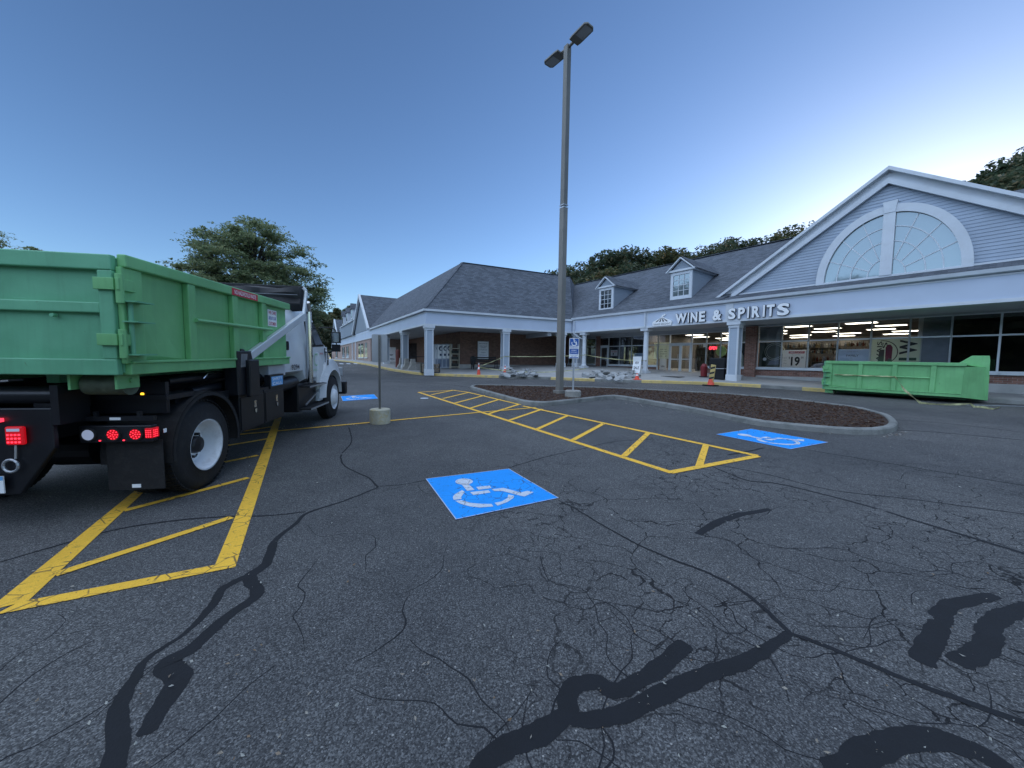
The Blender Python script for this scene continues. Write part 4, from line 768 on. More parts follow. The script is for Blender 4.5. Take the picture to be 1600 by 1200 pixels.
poster('sale_sign', 'white sale sign standing inside the glass left of the double doors', 'sign', 1030.5, 1041.5, .96, 1.9, M['sheetwhite'], w_=WW+.08, fn=lambda t, a, c, z0, z1, A_: (tx(t, 'NEW', A_, a+.12, c-.12, z0+.36, z0+.48, M['ink'], bold=.02), tx(t, 'STORE', A_, a+.14, c-.14, z0+.12, z0+.2, M['ink'])))
poster('blue_sheet', 'pale blue sheet on the glass behind the slim round column', 'poster', 990, 1004, 1.5, 2.3, sheet('pale_blue2', (.45, .6, .75)))
poster('door_card', 'small white card taped at the top of the glass right of the doors', 'notice', 1098, 1103, 2.62, 2.82, M['sheetwhite'])
# ---------------------------------------------------------------- the hipped corner building with arcade
bL = thing('market_building', 'long brick building with a steep hipped corner roof, open arcade and two far gables', 'building', (C_[0], C_[1], .6), (0, 0, 0))
inL, inF = -FL.n, -FF.n
def inward(W_):   # point W_ inside both corner faces
    A_ = Matrix(((inF.x, inF.y), (inL.x, inL.y))); v = A_.inverted() @ Vector((1, 1)); return Vector((C_[0], C_[1]))+v*W_
ap = inward(4.0); AZ = 9.0; EZ = 4.72; LEN = 60.0
sJ = FF.M.inverted() @ Vector((O_[0], O_[1], 0)); LJ = sJ.x
V3 = lambda p, z: Vector((p[0], p[1], z))
def roofL(b):
    e = inward(-.16); Ec = V3(e, EZ+.02); A3 = V3(ap, AZ); O3 = Vector((O_[0]+.02, O_[1]-.12, EZ+.06)); Vv = FR.W(-6.7, 7.0, 9.32); E3 = FF.W(13.3, 4.0, AZ)
    b.poly([Ec, O3, A3]); b.poly([O3, E3, A3]); b.poly([O3, Vv, E3])
    b.poly([Ec, A3, FL.W(24.1, 4.0, AZ), FL.W(18.64, -.16, EZ+.02)]); b.poly([FL.W(24.1, 4., AZ), A3, FL.W(8, 8.5, 4.7), FL.W(LEN, 8.5, 4.7), FL.W(LEN, 4., AZ)])
    b.poly([A3, E3, FF.W(13.3, 9, 4.7), FL.W(8, 8.5, 4.7)])
    for (s0, s1, sa, za) in ((18.64, 29.5, 24.1, 9.02), (47.1, 56.4, 51.9, 8.6)):
        b.add([FL.W(s0-.2, -.3, 4.75), FL.W(sa, -.3, za+.1), FL.W(sa, 5, za+.1), FL.W(s0-.2, 1, 4.75), FL.W(s1+.2, -.3, 4.75), FL.W(s1+.2, 1, 4.75)], [(0, 3, 2, 1), (1, 2, 5, 4)])
        b.poly([FL.W(s0, .2, 4.78), FL.W(sa, .2, za), FL.W(s1, .2, 4.78)]) if 0 else None
    b.poly([FL.W(29.5, .3, 7.0), FL.W(47.1, .3, 7.0), FL.W(47.1, 4, AZ), FL.W(29.5, 4, AZ)])
    b.poly([FL.W(28.5, -.25, 4.72), FL.W(LEN, -.25, 4.72), FL.W(LEN, .3, 4.98), FL.W(28.5, .3, 4.98)])
    b.poly([FL.W(54, .3, 4.98), FL.W(LEN, .3, 4.98), FL.W(LEN, 4, AZ), FL.W(52, 4, AZ)])
part('roof', M['shingle'], bL, roofL, Matrix())
part('hip_cap', M['shingle'], bL, lambda b: b.bar(V3(inward(-.1), EZ+.06), V3(ap, AZ+.0), .20, .03), Matrix()); part('ridge_cap', M['shingle'], bL, lambda b: b.bar(V3(ap, AZ+.005), FF.W(13.3, 4, AZ+.005), .2, .02), Matrix())
def facia(f, s0, s1, b, q0=0, q1=0): b.prism([f.W(s0, 0, FZ0+.1), f.W(s1, 0, FZ0+.1), f.W(s1-q1, .15, FZ0+.1), f.W(s0+q0, .15, FZ0+.1)], (0, 0, EZ-FZ0-.1))
part('fascia', M['fascia'], bL, lambda b: facia(FF, 0, LJ-.06, b, .15), Matrix()); part('fascia', M['fascia'], bL, lambda b: facia(FL, 0, LEN, b, .15), Matrix())
def trimF(f, s1, off=0):
    def fn(b):
        b.prism([f.W(-.04, -.04, FZ0), f.W(s1, -.04, FZ0), f.W(s1, .16, FZ0), f.W(.16, .16, FZ0)], (0, 0, .098)); b.prism([f.W(-.02, -.018, EZ-.2), f.W(s1, -.018, EZ-.2), f.W(s1, -.003, EZ-.2), f.W(0, -.003, EZ-.2)], (0, 0, .06))
    return fn
part('fascia_trim', M['white'], bL, trimF(FF, LJ-.08), Matrix()); part('fascia_trim', M['white'], bL, trimF(FL, LEN), Matrix())
part('gutter', M['white'], bL, lambda b: b.prism([FF.W(-.17, -.17, EZ-.09), FF.W(LJ-.1, -.17, EZ-.09), FF.W(LJ-.1, -.02, EZ-.09), FF.W(-.02, -.02, EZ-.09)], (0, 0, .13)), Matrix())
part('gutter', M['white'], bL, lambda b: b.prism([FL.W(-.17, -.17, EZ-.09), FL.W(18.6, -.17, EZ-.09), FL.W(18.6, -.02, EZ-.09), FL.W(-.02, -.02, EZ-.09)], (0, 0, .13)), Matrix())
part('soffit', M['soffit'], bL, lambda b: b.prism([V3(inward(.16), 0), FF.W(LJ-.1, .16, 0), FF.W(LJ+1, 6, 0), V3(inward(5), 0), FL.W(20.5, 5, 0), FL.W(20.5, .16, 0)], (0, 0, .05)) and None, Matrix.Translation((0, 0, FZ0+.03)))
cw = inward(3.8)
def wallF(b):
    a = V3(cw, .3); e = FF.W(13, 3.8, .3); b.prism([a, e, e+Vector((inF.x*.3, inF.y*.3, 0)), a+Vector((inF.x*.3, inF.y*.3, 0))], (0, 0, FZ0-.28))
def wallL(b):
    a = V3(cw, .3); e = FL.W(19, 3.8, .3); i = Vector((inL.x*.3, inL.y*.3, 0)); b.prism([a, e, e+i, a+i+Vector((.1, .2, 0))], (0, 0, FZ0-.282))
part('wall', M['brick2'], bL, wallF, Matrix()); part('wall', M['brick2'], bL, wallL, Matrix())
part('stone_base', M['stone'], bL, lambda b: b.prism([V3(inward(3.74), .3), FF.W(13, 3.74, .3), FF.W(13, 3.797, .3), V3(inward(3.797), .3)], (0, 0, .98)), Matrix())
part('wall', M['brick_pale'], bL, lambda b: b.prism([FL.W(18.6, .05, .3), FL.W(LEN, .05, .3), FL.W(LEN, .35, .3), FL.W(18.6, .35, .3)], (0, 0, FZ0-.22)), Matrix())
part('wall', M['brick_pale'], bL, lambda b: b.prism([FL.W(18.6, .36, .3), FL.W(18.9, .36, .3), FL.W(18.9, 3.79, .3), FL.W(18.6, 3.79, .3)], (0, 0, FZ0-.22)), Matrix())
part('end_wall', M['siding'], bL, lambda b: b.prism([FL.W(LEN, .05, .3), FL.W(LEN, 8.5, .3), FL.W(LEN+.2, 8.5, .3), FL.W(LEN+.2, .05, .3)], (0, 0, 4.2)), Matrix())
part('upper_wall', M['siding'], bL, lambda b: b.prism([FL.W(29.5, .35, 4.9), FL.W(53, .35, 4.9), FL.W(53, .5, 4.9), FL.W(29.5, .5, 4.9)], (0, 0, 1.98)), Matrix())
part('upper_trim', M['white'], bL, lambda b: b.prism([FL.W(29.5, .16, 6.84), FL.W(47.2, .16, 6.84), FL.W(47.2, .345, 6.84), FL.W(29.5, .345, 6.84)], (0, 0, .14)), Matrix())
for (s0, s1, sa, za) in ((18.64, 29.5, 24.1, 9.02), (47.1, 56.4, 51.9, 8.6)):
    g = part('gable', M['siding'], bL, lambda b: b.prism([FL.W(s0+.1, .0, 4.76), FL.W(sa, .0, za), FL.W(s1-.1, .0, 4.76)], (inL.x*.1, inL.y*.1, 0)), Matrix())
    part('rake', M['white'], g, lambda b: b.bar(FL.W(s0-.15, -.2, 4.72), FL.W(sa, -.2, za+.02), .22, .28), Matrix()); part('rake', M['white'], g, lambda b: b.bar(FL.W(s1+.15, -.2, 4.72), FL.W(sa, -.2, za+.02), .22, .28), Matrix())
for s_ in (32.5, 37.5, 42.5):
    d = part('dormer', M['white'], bL, lambda b: b.prism([FL.W(s_-.8, .1, 7.02), FL.W(s_+.8, .1, 7.02), FL.W(s_+.8, 2.6, 7.02), FL.W(s_-.8, 2.6, 7.02)], (0, 0, 1.35)), Matrix())
    part('roof', M['shingle'], d, lambda b: b.prism([FL.W(s_-1, -.05, 8.36), FL.W(s_, -.05, 9.2), FL.W(s_+1, -.05, 8.36)], (inL.x*3.2, inL.y*3.2, 0)), Matrix())
    part('pane', M['dkglass'], d, lambda b: b.prism([FL.W(s_-.45, .09, 7.2), FL.W(s_+.45, .09, 7.2), FL.W(s_+.45, .095, 8.2), FL.W(s_-.45, .095, 8.2)][0:2]+[FL.W(s_+.45, .09, 8.2), FL.W(s_-.45, .09, 8.2)], (-inL.x*.01, -inL.y*.01, 0)), Matrix())
for s0, s1 in ((20.6, 22.0), (23.0, 26.6), (35.5, 38), (40, 43), (50, 53)):
    wn = part('window', M['alu'], bL, lambda b: (b.prism([FL.W(s0-.1, -.02, 1.65), FL.W(s1+.1, -.02, 1.65), FL.W(s1+.1, .045, 1.65), FL.W(s0-.1, .045, 1.65)], (0, 0, .14)), b.prism([FL.W((s0+s1)/2-.04, -.0, 1.79), FL.W((s0+s1)/2+.04, -.0, 1.79), FL.W((s0+s1)/2+.04, .04, 1.79), FL.W((s0+s1)/2-.04, .04, 1.79)], (0, 0, 1.6))), Matrix())
    part('pane', M['mirror'], wn, lambda b: b.poly([FL.W(s0, .035, 1.79), FL.W(s1, .035, 1.79), FL.W(s1, .035, 3.4), FL.W(s0, .035, 3.4)]), Matrix())
for s_ in (28.4, 31.2): part('pilaster', M['white'], bL, lambda b: b.prism([FL.W(s_, -.06, .6), FL.W(s_+.35, -.06, .6), FL.W(s_+.35, .045, .6), FL.W(s_, .045, .6)], (0, 0, 3.14)), Matrix())
add_square_column(bL, FF, .27, .27, SW(-5.4, 23.6), FZ0); s_c = FF.S(789, .25, 560); add_square_column(bL, FF, s_c, .27, zc(FF, s_c, .25), FZ0); add_square_column(bL, FF, 10.2, .27, zc(FF, 10.2, .25), FZ0)
add_square_column(bL, FL, 5.95, .27, zc(FL, 5.9, .25), FZ0); add_square_column(bL, FL, 12.2, .27, zc(FL, 12.2, .25), FZ0)
bb = part('beam', M['soffit'], bL, lambda b: b.prism([FF.W(9.0, .2, 3.48), FF.W(9.3, .2, 3.48), FF.W(9.3, 3.78, 3.48), FF.W(9.0, 3.78, 3.48)], (0, 0, .28)), Matrix())
part('entrance_door', M['dkglass'], bL, lambda b: b.prism([FL.W(14.6, 3.77, .9), FL.W(17.4, 3.77, .9), FL.W(17.4, 3.79, .9), FL.W(14.6, 3.79, .9)], (0, 0, 2.4)), Matrix())
pl_ = thing('soffit_light', 'small round lit lamp under the arcade ceiling at the far entrance', 'ceiling light', FL.W(12.5, 2.0, 3.72)); b = MB(); b.lathe([(-.06, 0), (-.06, .12), (.0, .14)], (0, 0, 0), 'z', 14); b.build('lens', emit('soffit_lamp', (1, .95, .85), 4), pl_)
# ================================================================== VEGETATION
def leaf_quads(P, size, rg, flat=.5):
    n = len(P); a = rg.uniform(0, 2*np.pi, n); tilt = rg.normal(0, flat, n); t2 = rg.normal(0, flat, n); s = size*rg.uniform(.6, 1.4, n)
    u = np.stack([np.cos(a), np.sin(a), tilt], 1); u /= np.linalg.norm(u, axis=1)[:, None]; v = np.stack([-np.sin(a), np.cos(a), t2], 1); v -= (v*u).sum(1)[:, None]*u; v /= np.linalg.norm(v, axis=1)[:, None]
    u *= s[:, None]; v *= (s*.55)[:, None]
    V = np.stack([P-u, P-v*.9, P+u, P+v*.9], 1).reshape(-1, 3); Fc = np.arange(n*4).reshape(-1, 4); return V, Fc
def leaf_mesh(name, P, size, m, rg, flat=.6):
    V, Fc = leaf_quads(P, size, rg, flat); me = bpy.data.meshes.new(name); me.from_pydata(V.tolist(), [], Fc.tolist()); me.materials.append(m); return me
def clumps(rg, n_cl, per, H, Rr, base, cone=False):
    out = []; 
    for i in range(n_cl):
        f = rg.uniform(0, 1)**.8; z = base+(H-base)*f
        prof = (1-f)**.7*1.0+.12 if cone else math.sqrt(max(.05, 1-((f-.42)/.62)**2))
        r = Rr*prof*rg.uniform(.35, 1.0); a = rg.uniform(0, 6.283); c = np.array([r*math.cos(a), r*math.sin(a), z]); sz = Rr*rg.uniform(.16, .34)
        p = rg.normal(0, 1, (per, 3)); p /= np.linalg.norm(p, axis=1)[:, None]; p *= (rg.uniform(.45, 1.05, per)**.6)[:, None]*sz; p[:, 2] *= .7; out.append(c+p)
    return np.concatenate(out)
def trunk_mesh(name, H, r, rg, n_l=6, lean=.05):
    b = MB(); p = Vector((0, 0, -.5)); tops = []
    for k in range(5):
        q = p+Vector((rg.normal(0, lean), rg.normal(0, lean), H/5)); b.tube(p, q, r*(1-k*.17), r*(1-(k+1)*.17), 8, caps=False)
        if k >= 1:
            for _ in range(n_l//3+1):
                a = rg.uniform(0, 6.28); l = H*rg.uniform(.12, .25); e = q+Vector((math.cos(a)*l, math.sin(a)*l, l*.7)); b.tube(q, e, r*.3, r*.08, 5, caps=False)
        p = q
    me = bpy.data.meshes.new(name); me.from_pydata([v[:] for v in b.v], [], b.f); me.materials.append(M['bark']); return me
TV = []
for k in range(6):
    rg = np.random.default_rng(100+k); cone = k == 5; H = 1.0; Hh = 14.0
    TV.append((leaf_mesh('crown', clumps(rg, 85, 70, Hh, 4.2 if not cone else 2.6, 2.5, cone), .26, M['wood'], rg), trunk_mesh('trunk', Hh*.8, .25, rg)))
WOODG = 'wooded hillside trees behind the shops'
def wood_tree(x, y, z, s, k, lab, group=WOODG, wide=1.):
    t = thing('woodland_tree', lab, 'tree', (x, y, z), (0, 0, random.uniform(0, 6.3)), group); t.scale = (s*wide, s*wide, s); MW[t.name] = Matrix.LocRotScale(t.location, t.rotation_euler, t.scale)
    c = bpy.data.objects.new('crown', TV[k][0]); COL.objects.link(c); c.parent = t; tr = bpy.data.objects.new('trunk', TV[k][1]); COL.objects.link(tr); tr.parent = t
# hillside behind: trees are set so that their tops meet the skyline of the wood
SKY = [(868, 424, 62), (884, 418, 64), (905, 412, 60), (925, 403, 62), (945, 395, 58), (962, 391, 60), (982, 388, 57), (1003, 396, 58), (1022, 391, 60), (1042, 388, 56), (1062, 391, 58), (1080, 398, 56), (1098, 392, 58), (1115, 380, 55), (1135, 376, 57), (1156, 375, 54), (1172, 380, 56), (1200, 366, 54), (1243, 350, 50),
       (1275, 356, 56), (1540, 274, 44), (1557, 268, 40), (1580, 246, 38), (1603, 236, 38), (1630, 225, 40), (1665, 230, 42), (1700, 220, 42)]
def hillz(x, y):
    q = -inF.x*0+((Vector((x, y))-Vector((O_[0], O_[1]))).dot(-FR.n)); q2 = (Vector((x, y))-Vector((O_[0], O_[1]))).dot(FR.u)
    return G(x, y)-.3+max(0, q-18)*.33*(.55+.45*min(1, max(0, (q2+30)/40)))
hb = MB(); hx = np.linspace(-90, 150, 40); hy = np.linspace(18, 190, 34)
vs = []
for y in hy:
    for x in hx: vs.append((x, y, hillz(x, y)-.25))
fs = []
for j in range(len(hy)-1):
    for i in range(len(hx)-1):
        f = (j*40+i, j*40+i+1, (j+1)*40+i+1, (j+1)*40+i)
        cx, cy = (hx[i]+hx[i+1])/2, (hy[j]+hy[j+1])/2
        if (Vector((cx, cy))-Vector(O_)).dot(-FR.n) > 17 and (Vector((cx, cy))-Vector((C_[0], C_[1]))).dot(inL) > 12: fs.append(f)
hb.add(vs, fs); hb.build('hillside', M['grass'], kind='structure')
SKYL = ['dark rounded tree on the wooded ridge', 'broad leafy tree on the wooded ridge', 'bushy dark green tree on the wooded ridge', 'tall loose tree on the wooded ridge', 'lumpy crowned tree on the wooded ridge']
def where(px):
    return ('right of the lamp post' if px < 930 else 'above the left dormer' if px < 1000 else 'between the two dormers' if px < 1050 else 'above the right dormer' if px < 1110 else 'left of the big gable' if px < 1300 else 'over the right end of the gable')
for i, (px, py, dpt) in enumerate(SKY):
    p = at_depth(px, py, dpt); zb = hillz(p.x, p.y)-.4; Ht = p.z-zb
    s = max(.45, Ht/14.6); k = i % 5; wood_tree(p.x, p.y, zb, s, k, SKYL[k]+', '+where(px), wide=min(1.25, .75/s*s+.2) if s < 1.3 else .8)
    if i % 2 == 0 and px > 890:                       # a second rank lower down fills the wood
        q = at_depth(px+8, py+24, dpt-5); zb = hillz(q.x, q.y)-.4; wood_tree(q.x, q.y, zb, max(.4, (q.z-zb)/14.6), (k+2) % 5, 'lower dark tree in the front rank, '+where(px))
for i, (px, py, dpt) in enumerate([(486, 487, 88), (497, 484, 95), (507, 487, 90), (517, 486, 98), (527, 480, 94), (537, 484, 100), (547, 476, 96), (556, 478, 90), (505, 512, 84), (494, 505, 80), (512, 528, 92), (470, 492, 86), (455, 488, 84), (500, 540, 84), (509, 540, 100)]):
    p = at_depth(px, py, dpt); zb = G(p.x, p.y)-.3; wood_tree(p.x, p.y, zb, max(.3, (p.z-zb)/14.6), 5 if i in (3, 4, 6) else i % 5, ('pointed evergreen' if i in (3, 4, 6) else 'dense dark tree')+' at the far end of the shops, '+('behind the truck mirror' if px < 520 else 'behind the far dormers'), 'dark trees at the far end of the shops', wide=1.1)
# trees across the road behind the photographer: the shop glass reflects them
for i in range(22):
    a = R_(183+i*3.6); r = 74+random.uniform(-7, 7)+(i % 2)*12; x, y = 17+r*math.cos(a), 16+r*math.sin(a); wood_tree(x, y, -.2, random.uniform(1.0, 1.35), i % 5, 'broad tree standing behind the camera across the lot', 'trees behind the camera', wide=1.15)
bk = MB(); aa = np.linspace(R_(178), R_(275), 30); rr_ = [(84, -.3), (96, 6), (112, 15), (130, 21), (160, 22)]
bk.add([(17+r_*math.cos(a), 16+r_*math.sin(a), z_*(1+.12*math.sin(a*9))) for a in aa for r_, z_ in rr_], [(i*5+j, i*5+j+1, i*5+j+6, i*5+j+5) for i in range(29) for j in range(4)]); bk.build('wooded_bank', M['grass'], kind='structure')
for i in range(16):
    a = R_(184+i*5.2); r_ = random.uniform(98, 108); x, y = 17+r_*math.cos(a), 16+r_*math.sin(a); wood_tree(x, y, 6, random.uniform(.9, 1.2), (i+1) % 5, 'broad tree standing behind the camera across the lot', 'trees behind the camera', wide=1.3)
# honey locusts beyond the truck
def locust(name_lab, x, y, H, Rr, pads, seed, group):
    rg = np.random.default_rng(seed); z0 = G(x, y); t = thing('locust_tree', name_lab, 'tree', (x, y, z0), (0, 0, 0), group)
    b = MB(); zc_ = H*.58; rz = H*.42; P_ = []
    b.tube((0, 0, -.3), (.05, .02, H*.28), .2, .15, 9, caps=False); forks = []
    for k in range(7):
        a = 6.283*k/7+rg.uniform(-.3, .3); l = Rr*rg.uniform(.25, .45); e = Vector((math.cos(a)*l, math.sin(a)*l, H*rg.uniform(.42, .62))); b.tube((.05, .02, H*.27), e, .09, .05, 7, caps=False); forks.append(e)
    e = Vector((.1, 0, H*.7)); b.tube((.05, .02, H*.27), e, .11, .05, 7, caps=False); forks.append(e)
    for k in range(pads):
        a = rg.uniform(0, 6.283); u = rg.uniform(-.75, 1); rr = math.sqrt(max(0, 1-u*u)); f = rg.uniform(.2, 1)**.5
        if u < 0: rr = max(rr, .85)
        lob = 1+.16*math.sin(3*a+seed)+.10*math.sin(7*a+u*4); c = np.array([Rr*f*rr*lob*math.cos(a), Rr*f*rr*lob*math.sin(a), zc_+rz*f*u]); sz = Rr*rg.uniform(.10, .22)
        fk = min(forks, key=lambda q: (q-Vector(c)).length); mid = fk.lerp(Vector(c), .5)+Vector((0, 0, .15)); b.tube(fk, mid, .035, .022, 5, caps=False); b.tube(mid, Vector(c), .022, .008, 4, caps=False)
        for q in range(20):
            aa = rg.uniform(0, 6.283); out_ = np.array([math.cos(aa), math.sin(aa), rg.uniform(-.25, .35)]); L = sz*rg.uniform(.6, 1.6); st_ = c+rg.normal(0, sz*.3, 3)*np.array([1, 1, .5]); tt = np.linspace(.05, 1, 15)[:, None]
            if q < 5: b.tube(Vector(st_), Vector(st_+out_*L*.8), .007, .003, 3, caps=False)
            P_.append(st_+out_*L*tt+np.array([0, 0, -.22*L])*tt**2+rg.normal(0, .03, (15, 3)))
    b.build('trunk', M['bark'], t)
    P_ = np.concatenate(P_); me = leaf_mesh('crown', P_, .068, M['locust'], rg, .6); c = bpy.data.objects.new('crown', me); COL.objects.link(c); c.parent = t
p = at_depth(394, 345, 22); locust('airy light green honey locust standing beyond the truck', p.x, p.y, p.z-G(p.x, p.y), 3.55, 300, 5, 'airy locust trees beyond the truck')
p = at_depth(10, 368, 25); locust('airy locust tree with only its top showing at the left edge', p.x, p.y, p.z-G(p.x, p.y), 3.4, 120, 9, 'airy locust trees beyond the truck')
# ================================================================== LAMP POST AND SIGNS
p = gp(874, 614, .10); q = at_depth(886, 72, p.y); Hp = q.z-p.z
lp = thing('lamp_post', 'tall bronze lamp post with two flat heads standing in the mulched island', 'lamp post', p, (0, 0, R_(-53)))
zj = at_depth(877.5, 326, p.y).z-p.z
b = MB(); b.box((-.105, .105), (-.105, .105), (0, zj)); b.box((-.17, .17), (-.17, .17), (-.1, .10)); b.build('lower_pole', M['polelow'], lp, bevel=.012)
b = MB(); b.box((-.095, .095), (-.095, .095), (zj+.12, Hp)); b.build('upper_pole', M['polemat'], lp, bevel=.012)
b = MB(); b.box((-.11, .11), (-.11, .11), (zj, zj+.03)); b.box((-.07, .07), (-.07, .07), (zj+.03, zj+.09)); b.box((-.11, .11), (-.11, .11), (zj+.09, zj+.12)); b.build('joint', M['steel'], lp)
def lamp_head(ang, zc_, tilt, L=.92, W_=.44, g0=.12):
    Rm = Matrix.Rotation(ang, 4, 'Z') @ Matrix.Translation((g0, 0, zc_)) @ Matrix.Rotation(-tilt, 4, 'Y')
    b = MB(Rm); b.tube((-.08, 0, 0), (.22, 0, .0), .05); b.prism([(.16, -.2, -.03), (.30, -W_/2, -.03), (L-.08, -W_/2, -.03), (L, -W_/2+.09, -.03), (L, W_/2-.09, -.03), (L-.08, W_/2, -.03), (.30, W_/2, -.03), (.16, .2, -.03)], (0, 0, .06)); b.prism([(.2, -.13, .03), (.5, -.15, .03), (.5, .15, .03), (.2, .13, .03)], (0, 0, .04))
    h = b.build('lamp_head', M['polemat'], lp, bevel=.01)
    b = MB(Rm); b.box((.42, L-.06), (-W_/2+.05, W_/2-.05), (-.036, -.031)); b.build('lens', M['lens'], h)
lamp_head(0, Hp-.06, R_(3)); lamp_head(math.pi, Hp-.06, R_(3))
def accessible_icon(b, A_, cx, cy, s):
    for i in range(14):
        t0, t1 = R_(150)+R_(250)*i/14, R_(150)+R_(250)*(i+1)/14; b.poly([A_ @ Vector((cx+r*s*math.cos(t), cy-.12*s+r*s*math.sin(t), 0)) for r, t in ((.26, t0), (.35, t0), (.35, t1), (.26, t1))])
    b.poly([A_ @ Vector((cx-.05*s+.09*s*math.cos(t), cy+.40*s+.09*s*math.sin(t), 0)) for t in np.linspace(0, 6.28, 12, endpoint=False)])
    for q_ in ([(-.09, .30), (.03, .30), (.05, -.02), (-.07, -.02)], [(-.03, .14), (.2, .14), (.2, .20), (-.03, .20)], [(-.05, -.06), (.2, -.06), (.2, .02), (-.05, .02)], [(.16, .02), (.34, -.3), (.25, -.34), (.1, -.02)], [(.28, -.34), (.42, -.28), (.40, -.21), (.28, -.26)]): b.poly([A_ @ Vector((cx+x*s, cy+y*s, .0004)) for x, y in q_])
# front facing sign
pb = gp(895, 624, 0); pb.z = G(pb.x, pb.y)
sp = thing('parking_sign', 'blue and white accessible parking sign in a concrete drum by the island kerb', 'sign', pb, (0, 0, R_(-9)), 'accessible parking signs set in concrete drums')
dd = .27; b = MB(); b.lathe([(0, 0), (0, dd), (.28, dd), (.31, dd-.03), (.32, 0)], (0, 0, 0), 'z', 20); dr = b.build('concrete_drum', M['concrete'], sp, smooth=True)
zt = at_depth(897, 528.5, pb.y).z-pb.z; zb_ = at_depth(897, 560, pb.y).z-pb.z
b = MB(); b.box((-.03, .03), (-.02, .02), (.3, zt-.05)); b.build('post', M['steel'], sp)
b = MB(); b.box((-.16, .16), (-.032, -.024), (zb_, zt)); pnl = b.build('panel', M['signwhite'], sp, bevel=.003)
A_ = Matrix.Translation((0, -.034, 0)) @ Matrix.Rotation(math.pi/2, 4, 'X'); hh = zt-zb_
b = MB(); Qd = lambda x0, x1, y0, y1, dz=0.: b.poly([A_ @ Vector(v) for v in ((x0, y0, dz), (x1, y0, dz), (x1, y1, dz), (x0, y1, dz))])
Qd(-.145, .145, zb_+hh*.63, zt-.015); Qd(-.145, .145, zb_+hh*.22, zb_+hh*.47); Qd(-.145, .145, zb_+.012, zb_+hh*.06); b.build('blue_field', M['signblue'], pnl)
b = MB(); accessible_icon(b, A_ @ Matrix.Translation((0, 0, .002)), 0, zb_+hh*.80, .26); b.build('accessible_symbol', M['signwhite'], pnl)
def tloc(s_, x0, x1, y0, y1, m, par, A2, name='lettering', bold=0.01):
    b = MB(); b.text(s_, A2, x0, x1, y0, y1, depth=0, bold=bold); b.build(name, m, par)
Ax = A_ @ Matrix.Translation((0, 0, .002))
tloc('RESERVED', -.13, .13, zb_+hh*.56, zb_+hh*.61, M['signblue'], pnl, Ax); tloc('PARKING', -.12, .12, zb_+hh*.49, zb_+hh*.54, M['signblue'], pnl, Ax); tloc('PERMIT', -.09, .09, zb_+hh*.37, zb_+hh*.42, M['signwhite'], pnl, Ax); tloc('REQUIRED', -.11, .11, zb_+hh*.28, zb_+hh*.33, M['signwhite'], pnl, Ax); tloc('VIOLATORS FINED', -.13, .13, zb_+hh*.15, zb_+hh*.19, M['signblue'], pnl, Ax); tloc('$150', -.08, .08, zb_+hh*.08, zb_+hh*.13, M['signblue'], pnl, Ax)
# sign seen from behind
pb = gp(594, 661, 0); pb.z = G(pb.x, pb.y)
sp = thing('parking_sign', 'plain grey back of a parking sign in a stained concrete drum', 'sign', pb, (R_(.4), 0, R_(12)), 'accessible parking signs set in concrete drums')
rD = .222; b = MB(); b.lathe([(0, 0), (0, rD), (.15, rD+.004), (.31, rD), (.325, rD-.02), (.33, 0)], (0, 0, 0), 'z', 28); b.build('concrete_drum', mat('stained_concrete', (.50, .47, .36), .85, var=.2, scale=5, dirt=(.42, .30, .08), dirt_amt=.7, bs=.4, fine=.3), sp, smooth=True)
zt = at_depth(594, 522.5, pb.y).z-pb.z; zb_ = at_depth(594, 566, pb.y).z-pb.z
b = MB(); b.box((-.012, .012), (-.03, -.005), (.3, zt-.02)); b.box((-.026, .026), (-.036, -.03), (.3, zt-.02)); b.build('post', M['polemat'], sp)
b = MB()
for k in range(52): z = .36+k*(zt-.45)/52; b.box((-.006, .006), (-.039, -.0365), (z, z+.012))
b.build('post_holes', M['ink'], sp)
b = MB(); r_ = .03; w_, z0, z1 = .165, zb_, zt; pts = []
for cx, cz, a0 in ((w_-r_, z1-r_, 0), (-w_+r_, z1-r_, 90), (-w_+r_, z0+r_, 180), (w_-r_, z0+r_, 270)):
    for k in range(5): a = R_(a0+k*22.5); pts.append((cx+r_*math.cos(a), 0, cz+r_*math.sin(a)))
b.prism(pts, (0, .004, 0)); b.build('panel', mat('sign_back', (.40, .41, .42), .45, .5, var=.1, scale=3), sp)
